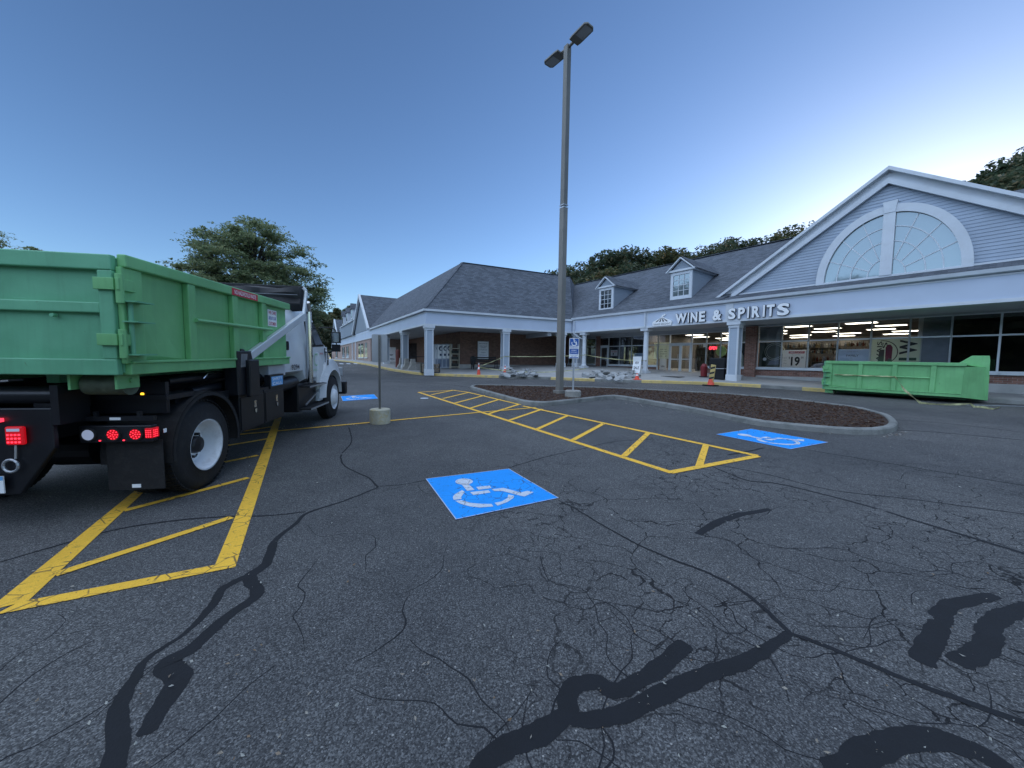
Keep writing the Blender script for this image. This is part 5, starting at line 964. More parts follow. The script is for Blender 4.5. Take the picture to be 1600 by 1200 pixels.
# ================================================================== ROLL-OFF CONTAINERS
def container(root, L, H, W_, ribs, z0, nose=False, gate=True, hinge=True, stiff=None):
    # local: x to the right (the side seen), y forward, z up; rear gate at y = 0, right side at x = W_/2
    h = W_/2; g = M['green']; g2 = M['green2']; t = .05
    b = MB(); b.box((h-t, h), (.06, L), (z0+.1, z0+H)); b.box((-h, -h+t), (.06, L), (z0+.1, z0+H)); b.box((-h+t, h-t), (.06, L), (z0+.06, z0+.1)); b.box((-h+t, h-t), (L-t, L), (z0+.1, z0+H-.004)); sh = b.build('body', g, root)
    b = MB()
    for s in (1, -1):
        x0, x1 = sorted((s*h, s*(h+.07))); b.box((x0-.0, x1), (.0, L+.03), (z0+H-.09, z0+H+.02))
    b.box((-h-.066, h+.066), (L-.04, L+.05), (z0+H-.086, z0+H+.016)); b.build('top_rail', g, root, bevel=.012)
    for s in (1, -1):
        for y in ribs:
            x0, x1 = sorted((s*(h+.001), s*(h+.06))); b = MB(); b.box((x0, x1), (y-.06, y+.06), (z0+.12, z0+H-.09)); b.build('rib', g, root, bevel=.008)
    for s in (1, -1):
        x0, x1 = sorted((s*(h-.03), s*(h+.05))); b = MB(); b.box((x0, x1), (.02, L), (z0, z0+.10)); b.box(tuple(sorted((s*(h+.04), s*(h+.068)))), (.02, L), (z0+.10, z0+.125)); b.build('bottom_rail', g, root, bevel=.006)
        b = MB(); b.box(tuple(sorted((s*(h+.001), s*(h+.045)))), (-.02, .20), (z0+.1, z0+H-.09)); b.build('corner_post', g, root, bevel=.008)
    # pressed gusset line near the gate
    b = MB(); b.add([(h+.002, .22, z0+H*.68), (h+.002, ribs[0]-.1, z0+.13), (h+.002, .22, z0+.13), (h+.012, .23, z0+H*.45), (h+.012, ribs[0]*.5, z0+.16), (h+.012, .23, z0+.16)], [(0, 1, 4, 3), (3, 4, 5), (0, 3, 5, 2), (2, 5, 4, 1)]); b.build('gusset', g, root)
    s0, s1 = stiff or (ribs[0], ribs[-1]); b = MB(); b.tube((h+.075, s0, z0+H*.54), (h+.075, s1, z0+H*.54), .022, n=8); b.build('side_pipe', g, root)
    # gate
    b = MB(); b.box((-h, h), (.0, .05), (z0+.02, z0+H-.02)); gt = b.build('gate', g2, root)
    b = MB(); f = .11
    b.box((-h, h), (-.06, -.001), (z0+H-.13, z0+H)); b.box((-h, h), (-.06, -.001), (z0, z0+.14)); b.box((h-f, h), (-.056, -.001), (z0+.14, z0+H-.13)); b.box((-h, -h+f), (-.056, -.001), (z0+.14, z0+H-.13)); b.box((-h+f, h-f), (-.05, -.001), (z0+H*.52, z0+H*.52+.09)); b.build('gate_frame', g2, gt, bevel=.01)
    b = MB()
    for x in (-h*.55, -h*.1, h*.2, h*.62): b.tube((x, -.055, z0+H*.52-.03), (x, -.02, z0+H*.52-.03), .016)
    b.build('chain_hook', g2, gt)
    for zz in (z0+H*.30, z0+H*.76):
        b = MB(); b.box((h-.12, h+.03), (-.085, -.062), (zz-.05, zz+.05)); b.box((h+.046, h+.07), (-.085, .09), (zz-.05, zz+.05)); b.tube((h+.05, -.05, zz-.16), (h+.05, -.05, zz+.09), .028); hg = b.build('hinge', g, root, bevel=.004)
    b = MB()
    for zz in (z0+H*.17, z0+H*.45, z0+H*.62): b.box((h+.046, h+.16), (-.04, .16), (zz, zz+.012))
    b.build('latch_plate', g2, root)
    b = MB(); b.tube((h+.07, .02, z0+H*.17), (h+.07, .02, z0+H*.62), .018); b.build('latch_rod', g2, root)
    # rollers and skids
    for s in (1, -1):
        b = MB(); b.tube((s*(h-.43), .20, z0-.10), (s*(h-.10), .20, z0-.10), .10, n=24); b.build('roller', M['rust'], root, smooth=True)
        b = MB(); b.box(tuple(sorted((s*(h-.09), s*(h-.07)))), (.02, .26), (z0-.13, z0-.001)); b.tube((s*(h-.07), .16, z0-.06), (s*(h-.055), .16, z0-.06), .02); b.build('roller_bracket', g, root)
        b = MB(); b.box(tuple(sorted((s*(h-.47), s*(h-.45)))), (.05, .32), (z0-.14, z0-.001)); b.build('roller_bracket', g, root)
        b = MB(); b.box(tuple(sorted((s*.35, s*.45))), (.3, L+.1), (z0-.10, z0-.002)); b.build('skid', g2, root)
    if nose:
        b = MB()
        for s in (1, -1):
            b.add([(s*h, L+.002, z0+.0), (s*h, L+.002, z0+H-.1), (s*.28, L+.46, z0+H-.1), (s*.28, L+.52, z0-.08), (s*h, L+.002, z0-.0)], [(0, 1, 2, 3)])
            b.add([(s*h, L+.002, z0), (s*.28, L+.55, z0-.08), (s*.28, L-.2, z0-.08)], [(0, 1, 2)])
        b.add([(-.28, L+.42, z0+H-.1), (.28, L+.42, z0+H-.1), (.28, L+.55, z0-.08), (-.28, L+.55, z0-.08)], [(0, 1, 2, 3)]); b.add([(-h, L, z0+H-.1), (h, L, z0+H-.1), (.28, L+.42, z0+H-.1), (-.28, L+.42, z0+H-.1)], [(0, 1, 2, 3)]); b.build('nose_plate', g, root)
        b = MB()
        for s in (1, -1): b.prism([(s*.30, L-.12, z0+H+.02), (s*.30, L+.14, z0+H+.27), (s*.30, L+.50, z0+H+.27), (s*.30, L+.52, z0+H+.1), (s*.30, L+.56, z0-.08), (s*.30, L+.44, z0-.08), (s*.30, L+.35, z0+H*.9), (s*.30, L-.2, z0+H+.0)], (-s*.04, 0, 0))
        b.box((-.25, .25), (L+.14, L+.45), (z0+H+.235, z0+H+.268)); b.box((-.25, .25), (L+.45, L+.48), (z0+H-.05, z0+H+.25)); b.build('hook_frame', g, root, bevel=.01)
    return sh
p0 = gp(1297, 616.5, 0); p1 = gp(1518, 632.5, 0); d = Vector((p1.x-p0.x, p1.y-p0.y)); ang = math.atan2(d.y, d.x)-math.pi/2
Lc = 3.45; fx, fy = math.cos(ang), math.sin(ang)
# right side of the container faces the camera; its centre line lies half a width behind that side
dn = thing('dumpster', 'green roll-off container with a hook post standing before the store windows', 'dumpster', (0, 0, 0), (0, 0, 0), 'green roll-off containers')
W2 = 2.1
yv = Vector((d.x, d.y, 0)).normalized(); xv = Vector((yv.y, -yv.x, 0))      # local +x points to the camera side
org = Vector((p0.x, p0.y, 0))-xv*(W2/2)-yv*.20
slope = (G(org.x+yv.x*Lc, org.y+yv.y*Lc)-G(org.x, org.y))/Lc
dn.location = (org.x, org.y, G(org.x+xv.x, org.y+xv.y)+.0); dn.rotation_euler = (math.atan(slope), 0, math.atan2(yv.y, yv.x)-math.pi/2)
MW[dn.name] = Matrix.LocRotScale(dn.location, dn.rotation_euler, None)
FD = Face((org.x+xv.x*W2/2, org.y+xv.y*W2/2), (yv.x, yv.y)); container(dn, Lc, 1.10, W2, [FD.S(1343, 0, 590), FD.S(1396.5, 0, 590), FD.S(1457, 0, 590)], .20, nose=True, stiff=(.3, FD.S(1452, 0, 590)))
# ================================================================== THE TRUCK (local: x right, y forward, z up)
HD = R_(9.5); tx0, ty0 = -4.803, 4.10
pitch = math.atan((G(tx0-.78, ty0+4.64)-G(tx0, ty0))/4.7)
tk = thing('roll_off_truck', 'white and black roll-off truck with lit tail lamps carrying a green container', 'truck', (tx0, ty0, G(tx0, ty0)), (pitch, 0, HD))
MW[tk.name] = Matrix.LocRotScale(tk.location, tk.rotation_euler, None)
def tp(name, m, fn, par=None, **kw):
    b = MB(); fn(b); return b.build(name, m, par or tk, **kw)
def wheel(x_out, y, side, dual, front=False):
    R0 = .52; b = MB(); s = side; W_ = .275
    prof = [(0.02, .30), (.0, .33), (-.004, .42), (-.015, .47), (-.05, .508), (-.075, R0), (-.20, R0), (-.225, .508), (-.26, .47), (-.272, .40), (-.26, .30)]
    prof = [(s*a, r) for a, r in prof]
    b.lathe(prof, (x_out, y, R0), 'x', 56)
    for k in range(60):                                   # tread blocks on the shoulders
        t = 2*math.pi*k/60
        for xo in (-.055, -.12, -.185): 
            c = Vector((x_out+s*xo, y+math.cos(t)*(R0+.001), R0+math.sin(t)*(R0+.001))); Rr = Matrix.Rotation(t, 3, 'X'); b.box((c.x-.026, c.x+.026), (c.y-.006, c.y+.006), (c.z-.018, c.z+.018), 0, Rr, c)
    w = b.build('wheel', M['rubber'], tk, smooth=True)
    b = MB()
    if front: pr = [(.0, .30), (.012, .305), (.012, .285), (-.03, .27), (-.03, .22), (.05, .16), (.07, .10), (.07, 0)]
    else: pr = [(.0, .30), (.012, .308), (.014, .285), (-.02, .268), (-.06, .262), (-.12, .255), (-.17, .225), (-.18, .17), (-.18, .0)]
    b.lathe([(s*a, r) for a, r in pr], (x_out, y, R0), 'x', 48); b.build('rim', M['rimw'], w, smooth=True)
    if not front:
        b = MB(); b.lathe([(s*-.175, .10), (s*-.09, .10), (s*-.07, .085), (s*-.06, 0)], (x_out, y, R0), 'x', 20)
        for k in range(8):
            t = 2*math.pi*k/8; b.tube((x_out-s*.18, y+.145*math.cos(t), R0+.145*math.sin(t)), (x_out-s*.13, y+.145*math.cos(t), R0+.145*math.sin(t)), .018, n=6)
        b.build('hub', M['black'], w)
        b = MB()
        for k in range(5):
            t = 2*math.pi*k/5+.3; b.tube((x_out-s*.178, y+.205*math.cos(t), R0+.205*math.sin(t)), (x_out-s*.174, y+.205*math.cos(t), R0+.205*math.sin(t)), .028, n=12)
        b.build('hand_hole', M['ink'], w)
    return w
for s in (1, -1): wheel(s*1.22, 0, s, True); wheel(s*.90, 0, s, True)
wheel(1.25, 4.72, 1, False, True); wheel(-1.25, 4.72, -1, False, True)
tp('axle', M['black'], lambda b: (b.tube((-1.0, 0, .52), (1.0, 0, .52), .09), b.lathe([(-.26, .05), (-.2, .2), (.2, .2), (.26, .05)], (0, 0, .52), 'x', 18)))
tp('front_axle', M['black'], lambda b: b.box((-1., 1.), (4.66, 4.78), (.42, .52)))
for s in (1, -1): tp('chassis_rail', M['black'], lambda b: b.box(tuple(sorted((s*.36, s*.44))), (-.9, 6.1), (.78, 1.05)))
for s in (1, -1): tp('hoist_rail', M['black'], lambda b: b.box(tuple(sorted((s*.40, s*.55))), (-.9, 2.6), (1.06, 1.26)))
for k, y in enumerate((-.8, -.4, .4, 1.2, 2.0, 2.7)): tp('cross_member', M['black'], lambda b: b.box((-.36, .36), (y-.06, y+.06), (.85, 1.03)))
# rear plate, hitch, lamps
tp('rear_plate', M['black'], lambda b: b.prism([(-.32, -.98, .33), (.32, -.98, .33), (.60, -.98, .74), (.60, -.98, 1.10), (-.60, -.98, 1.10), (-.60, -.98, .74)], (0, .05, 0)), bevel=.01)
tp('tail_roller', M['black'], lambda b: (b.tube((-.60, -.86, 1.20), (.60, -.86, 1.20), .08, n=20), b.box((.60, .66), (-.98, -.7), (.95, 1.30)), b.box((-.66, -.60), (-.98, -.7), (.95, 1.30))), smooth=True)
tp('tow_ring', M['steel'], lambda b: [b.tube((.30+.055*math.cos(R_(a)), -1.01, .60+.055*math.sin(R_(a))), (.30+.055*math.cos(R_(a+30)), -1.01, .60+.055*math.sin(R_(a+30))), .011, n=6) for a in range(0, 360, 30)] and b.tube((.33, -1.0, .66), (.34, -1.0, .78), .008, n=6))
sq = tp('square_tail_lamp', M['reddark'], lambda b: b.box((.285, .415), (-1.02, -.985), (.785, .945)), bevel=.012)
tp('led', M['redlamp'], lambda b: [b.box((.302+i*.027, .316+i*.027), (-1.0245, -1.0205), (.803+j*.032, .817+j*.032)) for i in range(4) for j in range(3)] and None, sq); tp('white_strip', M['clear'], lambda b: b.box((.305, .395), (-1.0245, -1.0205), (.905, .928)), sq)
tp('marker_lamp', M['redlamp'], lambda b: b.box((.16, .255), (-1.01, -.982), (.985, 1.015)))
# licence plate
pl = tp('licence_plate', M['signwhite'], lambda b: b.box((-.045, .255), (-1.03, -1.02), (.365, .515)))
Apl = Matrix.Translation((.125, -1.0315, -.095)) @ Matrix.Rotation(math.pi/2, 4, 'X')
b = MB(); b.text('AB 20415', Apl, -.15, .095, .49, .56, depth=0, bold=.01); b.build('number', mat('plate_blue', (.03, .08, .3), .5), pl)
b = MB(); b.add([Apl @ Vector(v) for v in ((-.17, .575, 0), (.13, .575, 0), (.13, .61, 0), (-.17, .61, 0))], [(0, 1, 2, 3)]); b.build('blue_band', mat('plate_band', (.15, .4, .7), .5), pl)
# lamp bar and mud flap behind the right wheels, and the same on the left
for s in (1, -1):
    X = lambda a, c: tuple(sorted((s*a, s*c)))
    tp('light_bracket', M['black'], lambda b: (b.box(X(.45, 1.22), (-.755, -.71), (.94, .985)), b.box(X(.72, .75), (-.75, -.72), (.985, 1.03)), b.box(X(1.08, 1.11), (-.75, -.72), (.985, 1.03))))
    lb_ = tp('light_bar', M['black'], lambda b: b.box(X(.62, 1.215), (-.775, -.70), (.735, .90)), bevel=.01)
    for k, x in enumerate((.70, .90, 1.085)):
        ring = tp('round_lamp', M['rubber'], lambda b: b.lathe([(-.792, .050), (-.792, .062), (-.776, .066)], (s*x, 0, .815), 'y', 24), lb_)
        lens_ = tp('lens', M['clear'] if k == 0 else M['reddark'], lambda b: b.lathe([(-.789, 0), (-.789, .050)], (s*x, 0, .815), 'y', 24), lb_)
        if k:
            tp('led', M['redlamp'], lambda b: [b.box((s*x+r*math.cos(a)-.004, s*x+r*math.cos(a)+.004), (-.7925, -.790), (.815+r*math.sin(a)-.004, .815+r*math.sin(a)+.004)) for r, n_ in ((.0, 1), (.021, 5), (.040, 10)) for a in [6.283*i/n_ for i in range(n_)]] and None, lb_)
    sm_ = tp('side_marker', M['reddark'], lambda b: b.box(X(1.165, 1.228), (-.79, -.70), (.775, .872)), lb_, bevel=.006); tp('led', M['redlamp'], lambda b: [b.box((s*x-.004, s*x+.004), (-.7925, -.7905), (z-.004, z+.004)) for x in (1.178, 1.196, 1.214) for z in (.79, .81, .83, .85)] + [b.box(X(1.2285, 1.2305), (y-.004, y+.004), (z-.004, z+.004)) for y in (-.77, -.75, -.73) for z in (.79, .81, .83, .85)], sm_)
    for x in (.785, .98): tp('small_marker', M['redlamp'], lambda b: b.box((s*x-.007, s*x+.007), (-.781, -.776), (.752, .762)), lb_)
    tp('mud_flap', M['rubber'], lambda b: b.box(X(.76, 1.24), (-.69, -.68), (.24, .74)))
    tp('flap_badge', M['signwhite'], lambda b: b.box(X(.96, 1.035), (-.695, -.6905), (.26, .295)))
    tp('reflector_tag', M['signwhite'], lambda b: b.box(X(1.235, 1.238), (-.66, -.62), (.80, .84))); tp('grey_label', M['signwhite'], lambda b: b.box(X(.86, .95), (-.76, -.7555), (.95, .975)))
    # fender over the duals
    def fender(b, x0=.64, x1=1.27):
        n = 20; P_ = [(r*math.cos(R_(a)), .52+r*math.sin(R_(a))) for a in np.linspace(-2, 182, n) for r in (.60, .62)]
        P_ = [(r*math.cos(R_(a)), .54+r*math.sin(R_(a))) for a in np.linspace(-8, 186, n) for r in (.595, .612)]
        vs = [(s*x, y, z) for x in (x0, x1) for y, z in P_]; m_ = len(P_); fs = []
        for i in range(n-1):
            a, c = 2*i, 2*i+2; fs += [(a, c, c+m_, a+m_), (a+1, a+1+m_, c+1+m_, c+1), (a, a+1, c+1, c), (a+m_, c+m_, c+1+m_, a+1+m_)]
        b.add(vs, fs)
        lip = [(s*x1, r*math.cos(R_(a)), .54+r*math.sin(R_(a))) for a in np.linspace(-8, 186, n) for r in (.56, .612)]
        b.add(lip+[(p_[0]-s*.012, p_[1], p_[2]) for p_ in lip], [(2*i, 2*i+1, 2*i+3, 2*i+2) for i in range(n-1)]+[(2*n+2*i, 2*n+2*i+2, 2*n+2*i+3, 2*n+2*i+1) for i in range(n-1)])
    tp('wheel_fender', M['rubber'], fender, smooth=False)
    # tool boxes
    for y0, y1 in ((.72, 1.38), (1.40, 2.06)):
        tb = tp('tool_box', M['black'], lambda b: b.box(X(.62, 1.22), (y0, y1), (.50, 1.02)), bevel=.01)
        tp('tool_box_door', M['black'], lambda b: b.box(X(1.221, 1.232), (y0+.02, y1-.02), (.53, .98)), tb, bevel=.004)
        ym = (y0+y1)/2+.05; tp('paddle_latch', M['chrome'], lambda b: (b.box(X(1.233, 1.239), (ym-.03, ym+.03), (.80, .90)), b.prism([(s*1.24, ym-.03, .78), (s*1.24, ym+.03, .78), (s*1.24, ym+.022, .735), (s*1.24, ym, .715), (s*1.24, ym-.022, .735)], (s*.006, 0, 0))), tb)
    # tarp arm: post, lower arm, elbow, upper arm
    tp('arm_post', M['black'], lambda b: (b.box(X(1.10, 1.27), (.62, 1.02), (1.02, 1.62)), b.box(X(1.27, 1.33), (.80, 1.06), (.98, 1.50)), b.tube((s*1.12, .8, 1.60), (s*1.26, .8, 1.60), .05)), bevel=.015)
    for k in range(5): tp('spring_leaf', M['steel'], lambda b: b.bar((s*1.272, .70+k*.03, 1.40), (s*1.272, .73+k*.03, 1.58), .008, .012)) if s == 1 else None
    arm = tp('tarp_arm', M['steel'] if 0 else M['alu'], lambda b: (b.bar((s*1.24, .98, 1.55), (s*1.24, 3.02, 2.32), .07, .12), b.bar((s*1.24, 3.0, 2.30), (s*1.24, 3.16, 2.80), .05, .07), b.bar((s*1.24, 3.16, 2.80), (s*1.18, 3.16, 2.88), .05, .06)), bevel=.012)
    tp('cylinder', M['black'], lambda b: (b.tube((s*1.0, .1, 1.12), (s*1.0, 2.3, 1.22), .065, n=16), b.tube((s*1.0, -.25, 1.28), (s*1.0, .9, 1.30), .05, n=14)), smooth=True)
    tp('cylinder_rod', M['chrome'], lambda b: (b.tube((s*1.0, 1.2, 1.25), (s*1.0, 2.2, 1.27), .03, n=14), b.path([(s*1.06, .9, 1.34), (s*1.10, .3, 1.34), (s*1.1, .2, 1.28)], .013)), smooth=True)
tp('crossbar', M['tarp'], lambda b: b.bar((-1.2, 3.16, 2.87), (1.2, 3.16, 2.87), .05, .05), bevel=.01)
def tarp(b):
    n = 36; vs = []
    prof = [(3.10, 2.86), (3.02, 2.84), (2.98, 2.74), (3.03, 2.64), (2.99, 2.55), (3.05, 2.46), (3.10, 2.40), (3.18, 2.42), (3.20, 2.6), (3.19, 2.8)]
    for i in range(n+1):
        x = -1.18+2.36*i/n
        for j, (y, z) in enumerate(prof): vs.append((x, y+.02*math.sin(x*9+j*1.7)+random.uniform(-.008, .008), z+.015*math.sin(x*6+j)-(.02*math.cos(x*1.3) if j < 3 else 0)))
    m_ = len(prof); b.add(vs, [(i*m_+j, i*m_+j+1, (i+1)*m_+j+1, (i+1)*m_+j) for i in range(n) for j in range(m_-1)]+[tuple(range(m_)), tuple(n*m_+j for j in range(m_))[::-1]])
tp('rolled_tarp', M['tarp'], tarp, smooth=True)
tp('tarp_stay', mat('dull_steel', (.16, .17, .19), .5), lambda b: b.bar((-1.0, 2.965, 2.70), (1.15, 2.965, 2.70), .012, .012))
tp('oil_tank', M['truckw'] if 0 else mat('grey_tank', (.50, .51, .53), .45), lambda b: b.box((.62, 1.16), (1.72, 2.33), (1.19, 1.39)), bevel=.02)
tp('mid_frame', M['black'], lambda b: (b.box((.44, 1.1), (1.6, 2.15), (1.0, 1.08)), b.box((1.0, 1.22), (.62, 2.1), (1.022, 1.06)), b.box((.5, 1.15), (-.35, .62), (1.0, 1.10))))
def sticker(name, x, y0, y1, z0, z1, m, par=None, txt=None, tm=None, n_=1):
    o = tp(name, m, lambda b: b.box((x, x+.003), (y0, y1), (z0, z1)), par)
    if txt:
        A2 = Matrix.Translation((x+.0045, 0, 0)) @ Matrix(((0, 0, 1, 0), (1, 0, 0, 0), (0, 1, 0, 0), (0, 0, 0, 1)))
        L_ = txt if isinstance(txt, list) else [txt]; h = (z1-z0)/len(L_)
        for i, q in enumerate(L_):
            b = MB(); b.text(q, A2, y0+(y1-y0)*.08, y1-(y1-y0)*.08, z1-h*(i+.8), z1-h*(i+.2), depth=0, bold=.01); b.build('lettering', tm or M['ink'], o)
    return o
sticker('blue_sticker', 1.234, 1.62, 2.02, 1.06, 1.21, mat('sticker_blue', (.12, .36, .68), .4), None, ['SAFETY', 'CALL'], M['signwhite'])
tp('sticker_panel', M['black'], lambda b: b.box((1.15, 1.232), (1.58, 2.06), (1.02, 1.24)))
sticker('grey_sticker', 1.06, 1.25, 1.55, 1.08, 1.16, M['signwhite'], None, 'CAUTION', M['textgrey'])
tp('amber_marker', M['amber'], lambda b: b.box((.98, 1.01), (-.56, -.52), (1.165, 1.19)), bevel=.008)
tp('rear_deck', M['black'], lambda b: (b.box((.45, 1.2), (-.55, -.50), (.98, 1.30)), b.box((.62, 1.24), (-.60, -.2), (1.12, 1.17))))
# cab (crew style), lofted from a side profile
def loft(b, secs):       # secs: list of (y, [(x, z) ...]) half sections mirrored
    n = len(secs[0][1]); rows = []
    for y, pts in secs: rows += [(x, y, z) for x, z in pts]+[(-x, y, z) for x, z in reversed(pts)]
    m_ = 2*n; b.add(rows, [(i*m_+j, i*m_+(j+1) % m_, (i+1)*m_+(j+1) % m_, (i+1)*m_+j) for i in range(len(secs)-1) for j in range(m_)]+[tuple(range(m_))[::-1], tuple((len(secs)-1)*m_+j for j in range(m_))])
def cabsec(y, zt, zr, xb=1.12, z0=1.0): return (y, [(xb-.1, z0), (xb, z0+.06), (xb+.02, 1.45), (xb, 1.72), (xb-.08, zr), (xb-.16, zt-.05), (xb-.30, zt)])
cab_ = tp('cab', M['truckw'], lambda b: loft(b, [cabsec(2.36, 2.34, 2.13, z0=1.18), cabsec(2.44, 2.46, 2.25, z0=1.18), cabsec(3.2, 2.52, 2.32, z0=1.18), cabsec(3.3, 2.52, 2.32), cabsec(3.4, 2.52, 2.32), cabsec(4.02, 2.50, 2.30), cabsec(4.25, 2.36, 2.12), cabsec(4.62, 1.92, 1.82), cabsec(4.70, 1.80, 1.74)]), smooth=True)
def sidex(z): return 1.14 if z < 1.45 else 1.14-.02*(z-1.45)/.27 if z < 1.72 else 1.12-.08*(z-1.72)/.55
for s in (1, -1):
    def wpoly(b, pts, off=.004, t_=.002): b.add([(s*(sidex(z)+off), y, z) for y, z in pts], [tuple(range(len(pts)))])
    tp('door_window', M['dkglass'], lambda b: wpoly(b, [(3.52, 1.74), (3.55, 2.20), (4.02, 2.22), (4.42, 1.78)], .012), cab_)
    tp('window_trim', M['rubber'], lambda b: wpoly(b, [(3.48, 1.70), (3.51, 2.24), (4.05, 2.26), (4.50, 1.74)], .006), cab_)
    tp('quarter_window', M['dkglass'], lambda b: b.prism([(s*1.125, 2.50+.06*math.cos(t)*(1 if abs(math.cos(t)) > .1 else 1), 1.72+.10*max(-.8, min(.8, math.sin(t)*1.2))) for t in np.linspace(0, 6.28, 20, endpoint=False)], (s*.012, 0, 0)), cab_)
    tp('door_seam', M['rubber'], lambda b: (b.box(tuple(sorted((s*1.13, s*1.146))), (3.44, 3.452), (1.08, 1.70)), b.box(tuple(sorted((s*1.13, s*1.146))), (4.50, 4.512), (1.08, 1.70))), cab_)
    tp('door_handle', M['ink'], lambda b: b.box(tuple(sorted((s*1.142, s*1.165))), (3.52, 3.66), (1.50, 1.54)), cab_)
    tp('grab_rail', M['chrome'], lambda b: b.path([(s*1.14, 4.56, 1.25), (s*1.19, 4.56, 1.32), (s*1.18, 4.54, 1.6), (s*1.1, 4.54, 1.66)], .016), cab_)
    tp('mirror', M['black'], lambda b: (b.path([(s*1.08, 4.30, 2.16), (s*1.30, 4.42, 2.18), (s*1.40, 4.46, 2.12), (s*1.41, 4.46, 1.64), (s*1.12, 4.50, 1.60)], .014), b.box(tuple(sorted((s*1.30, s*1.50))), (4.43, 4.50), (1.82, 2.08)), b.box(tuple(sorted((s*1.31, s*1.49))), (4.44, 4.50), (1.62, 1.79))), cab_, bevel=.012)
    tp('mirror_glass', M['chrome'], lambda b: (b.box(tuple(sorted((s*1.32, s*1.48))), (4.424, 4.429), (1.84, 2.06))), cab_)
    tp('exhaust_stack', M['chrome'], lambda b: (b.tube((s*1.20, 3.36, .98), (s*1.20, 3.36, 2.42), .058, n=20), b.tube((s*1.20, 3.36, 2.42), (s*1.22, 3.24, 2.60), .05, n=16)), smooth=True) if s == 1 else None
    # steps and tank
    st = tp('step_box', M['black'], lambda b: b.box(tuple(sorted((s*.62, s*1.12))), (2.95, 3.95), (.42, .98)), bevel=.02)
    tp('step', M['alu'] if 0 else M['rubber'], lambda b: b.box(tuple(sorted((s*1.02, s*1.30))), (3.05, 4.05), (.90, .93)), st); tp('step', M['rubber'], lambda b: b.box(tuple(sorted((s*1.02, s*1.33))), (3.0, 4.06), (.46, .49)), st)
    tp('step_edge', M['steel'], lambda b: (b.box(tuple(sorted((s*1.30, s*1.31))), (3.05, 4.05), (.90, .93)), b.box(tuple(sorted((s*1.33, s*1.34))), (3.0, 4.06), (.46, .49)), b.bar((s*1.2, 3.1, .55), (s*1.18, 3.95, .78), .02, .03)), st)
    tp('muffler', M['black'], lambda b: b.tube((s*1.0, 2.15, .98), (s*1.0, 3.0, 1.02), .12, n=18), smooth=True)
    # front fender
    def ff(b):
        n = 16; prof = [(4.72+r*math.cos(R_(a)), .56+r*math.sin(R_(a))) for a in np.linspace(-5, 185, n) for r in (.60, .86)]
        prof = []
        for i, a in enumerate(np.linspace(0, 180, n)):
            prof.append((4.72+.60*math.cos(R_(a)), .58+.60*math.sin(R_(a)))); rr = .84+.04*math.sin(R_(a*2)) ; prof.append((4.72+rr*math.cos(R_(a))*(1.0), .58+rr*math.sin(R_(a))))
        for xa, xb in ((s*.80, s*1.27),):
            A1 = [(xb-s*(.0 if k % 2 == 0 else .07), y, z) for k, (y, z) in enumerate(prof)]; A0 = [(xa, y, z) for y, z in prof]
            b.add(A0+A1, [(2*i, 2*i+2, 2*n+2*i+2, 2*n+2*i) for i in range(n-1)]+[(2*i+1, 2*n+2*i+1, 2*n+2*i+3, 2*i+3) for i in range(n-1)]+[(2*n+2*i, 2*n+2*i+2, 2*n+2*i+3, 2*n+2*i+1) for i in range(n-1)]+[(0, 1, 2*n+1, 2*n), (2*n-2, 4*n-2, 4*n-1, 2*n-1)])
    tp('front_fender', M['truckw'], ff, smooth=True)
    tp('fender_skirt', M['truckw'], lambda b: b.prism([(s*1.19, 3.88, .52), (s*1.19, 4.14, .52), (s*1.19, 4.14, .9), (s*1.19, 4.22, 1.15), (s*1.19, 4.22, 1.42), (s*1.16, 3.98, 1.60), (s*1.16, 3.92, 1.0)], (-s*.3, 0, 0)), bevel=.02)
    tp('side_vent', M['ink'], lambda b: b.prism([(s*1.225, 4.38, 1.30), (s*1.225, 4.44, 1.31), (s*1.20, 4.50, 1.42), (s*1.20, 4.42, 1.42)], (s*.012, 0, 0)), bevel=.004)
    tp('headlamp', M['lens'], lambda b: b.box(tuple(sorted((s*.85, s*1.14))), (5.86, 5.94), (.95, 1.2)), bevel=.03)
tp('windshield', M['dkglass'], lambda b: b.add([(-.92, 4.285, 2.33), (.92, 4.285, 2.33), (.98, 4.66, 1.90), (-.98, 4.66, 1.90)], [(0, 1, 2, 3)]), cab_)
tp('sun_visor', M['truckw'], lambda b: b.box((-.9, .9), (4.05, 4.42), (2.44, 2.48)), cab_, bevel=.01)
def hs_(y, xt, zt, xb=1.05, z0=.9): return (y, [(xb, z0), (xb+.02, z0+.25), (xb-.02, zt-.18), (xt, zt-.04), (xt-.25, zt), (.1, zt+.02)])
tp('hood', M['truckw'], lambda b: loft(b, [hs_(4.55, .92, 1.86, 1.12), hs_(4.9, .86, 1.78, 1.0), hs_(5.4, .78, 1.68, .86), hs_(5.85, .70, 1.56, .80), hs_(6.0, .6, 1.40, .72)]), smooth=True)
tp('grille', M['black'], lambda b: b.box((-.55, .55), (6.0, 6.03), (.85, 1.38)), bevel=.02); tp('bumper', M['black'], lambda b: b.box((-1.2, 1.2), (5.95, 6.12), (.45, .80)), bevel=.03)
tp('cab_underside', M['black'], lambda b: b.box((-1.0, 1.0), (2.95, 4.6), (.72, 1.0)))
def stext(s_, y0, y1, z0, z1, m, x=1.147, par=None, name='lettering'):
    A2 = Matrix.Translation((x, 0, 0)) @ Matrix(((0, 0, 1, 0), (1, 0, 0, 0), (0, 1, 0, 0), (0, 0, 0, 1))); b = MB(); b.text(s_, A2, y0, y1, z0, z1, depth=0, bold=.01); return b.build(name, m, par or cab_)
stext('9294', 2.62, 2.98, 1.27, 1.37, M['ink'], name='unit_number')
